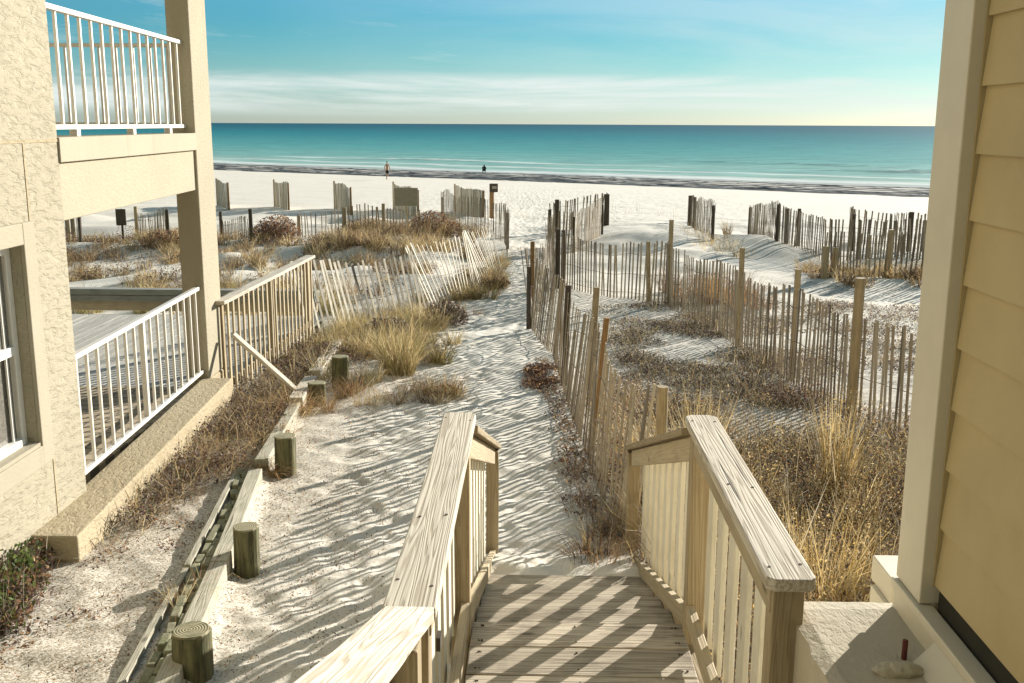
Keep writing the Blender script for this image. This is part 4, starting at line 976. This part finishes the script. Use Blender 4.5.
# ------------------------------------------------------------------ light, sky, camera
W = bpy.data.worlds.new('World'); S.world = W; W.use_nodes = True; nt = W.node_tree; nt.nodes.clear()
out = nt.nodes.new('ShaderNodeOutputWorld'); bg = nt.nodes.new('ShaderNodeBackground'); lk(nt, bg.outputs[0], out.inputs[0])
sky = nt.nodes.new('ShaderNodeTexSky'); sky.sky_type = 'NISHITA'; sky.sun_disc = False; sky.sun_elevation = SUN_EL; sky.sun_rotation = SUN_AZ
sky.air_density = 1.0; sky.dust_density = .15; sky.ozone_density = 2.0
tc = nt.nodes.new('ShaderNodeTexCoord'); sp = nt.nodes.new('ShaderNodeSeparateXYZ'); lk(nt, tc.outputs['Generated'], sp.inputs[0])
xx, yy_, zz_ = sp.outputs
zc = mth(nt, 'MAXIMUM', zz_, .0)
az = nt.nodes.new('ShaderNodeMath'); az.operation = 'ARCTAN2'; lk(nt, xx, az.inputs[0]); lk(nt, yy_, az.inputs[1])
# air hue: cream horizon, teal above, zenith warmed to take blue from the shade
tint = ramp(nt, zc, [(0.0,(.30,.40,.63)), (.028,(.26,.38,.53)), (.062,(.17,.36,.44)), (.105,(.08,.32,.43)), (.30,(.35,.52,.60)), (.6,(1.05,.93,.74)), (1.,(1.2,1.02,.78))])
tint.color_ramp.interpolation = 'B_SPLINE'
colr = mixc(nt, 1., sky.outputs[0], tint.outputs[0], 'MULTIPLY')
cv = nt.nodes.new('ShaderNodeCombineXYZ'); lk(nt, mth(nt,'MULTIPLY',az.outputs[0],2.6), cv.inputs[0]); lk(nt, mth(nt,'MULTIPLY',zc,34.), cv.inputs[1])
cn = noise(nt, cv.outputs[0], 1.0, 7, .62, .6)
cv2 = nt.nodes.new('ShaderNodeCombineXYZ'); lk(nt, mth(nt,'ADD',mth(nt,'MULTIPLY',az.outputs[0],7.), mth(nt,'MULTIPLY',zc,30.)), cv2.inputs[0]); lk(nt, mth(nt,'MULTIPLY',zc,55.), cv2.inputs[1])
wn = noise(nt, cv2.outputs[0], 1.0, 6, .7, 1.0)
def bandf(lo0, lo1, hi0, hi1):
    a = nt.nodes.new('ShaderNodeMapRange'); a.interpolation_type='SMOOTHSTEP'; lk(nt, zc, a.inputs[0]); a.inputs[1].default_value=lo0; a.inputs[2].default_value=lo1
    b = nt.nodes.new('ShaderNodeMapRange'); b.interpolation_type='SMOOTHSTEP'; lk(nt, zc, b.inputs[0]); b.inputs[1].default_value=hi1; b.inputs[2].default_value=hi0
    return mth(nt, 'MULTIPLY', a.outputs[0], b.outputs[0])
bank = mth(nt, 'MULTIPLY', bandf(.004,.020,.036,.052), ramp(nt, cn, [(.36,0.),(.58,.9)]).outputs[0])
wisp = mth(nt, 'MULTIPLY', bandf(.045,.065,.5,.9), ramp(nt, wn, [(.54,0.),(.80,.40)]).outputs[0])
cv3 = nt.nodes.new('ShaderNodeCombineXYZ'); lk(nt, mth(nt,'MULTIPLY',az.outputs[0],2.2), cv3.inputs[0]); lk(nt, mth(nt,'MULTIPLY',zc,12.), cv3.inputs[1]); cv3.inputs[2].default_value = 4.3
vr = nt.nodes.new('ShaderNodeMapRange'); lk(nt, az.outputs[0], vr.inputs[0]); vr.inputs[1].default_value = -.25; vr.inputs[2].default_value = .35
veil = mth(nt, 'MULTIPLY', mth(nt, 'MULTIPLY', ramp(nt, noise(nt, cv3.outputs[0], 1., 6, .6, .5), [(.38,.15),(.62,1.)]).outputs[0], vr.outputs[0]), bandf(.0,.03,.25,.5))
cl = mth(nt, 'MAXIMUM', mth(nt, 'MAXIMUM', bank, wisp), mth(nt, 'MULTIPLY', veil, .5))
colr = mixc(nt, cl, colr, (3.9,4.2,4.05))
lk(nt, colr, bg.inputs[0]); bg.inputs[1].default_value = .10
sun = bpy.data.lights.new('sun', 'SUN'); sun.energy = 5.0; sun.angle = R(.45); sun.color = (1.0,.935,.83)
so_ = bpy.data.objects.new('sun', sun); COL.objects.link(so_)
d = Vector((math.sin(SUN_AZ)*math.cos(SUN_EL), math.cos(SUN_AZ)*math.cos(SUN_EL), math.sin(SUN_EL)))
so_.rotation_euler = d.to_track_quat('Z', 'Y').to_euler()

cam = bpy.data.cameras.new('camera'); co = bpy.data.objects.new('camera', cam); COL.objects.link(co); S.camera = co
cam.sensor_width = 36; cam.lens = 36*1037/1024; cam.clip_start = .05; cam.clip_end = 100000
co.location = (0,0,3)
pitch, yaw, roll = R(11.84), R(1.27), R(.25)
Rm = Matrix.Rotation(yaw, 4, 'Z') @ Matrix.Rotation(R(90)-pitch, 4, 'X') @ Matrix.Rotation(roll, 4, 'Z')
co.rotation_euler = Rm.to_euler()
vs_ = S.view_settings; vs_.view_transform = 'Standard'; vs_.look = 'None'; vs_.exposure = 1.12; vs_.gamma = 1; vs_.use_curve_mapping = False
S.cycles.max_bounces = 6; S.cycles.diffuse_bounces = 3; S.cycles.transparent_max_bounces = 4
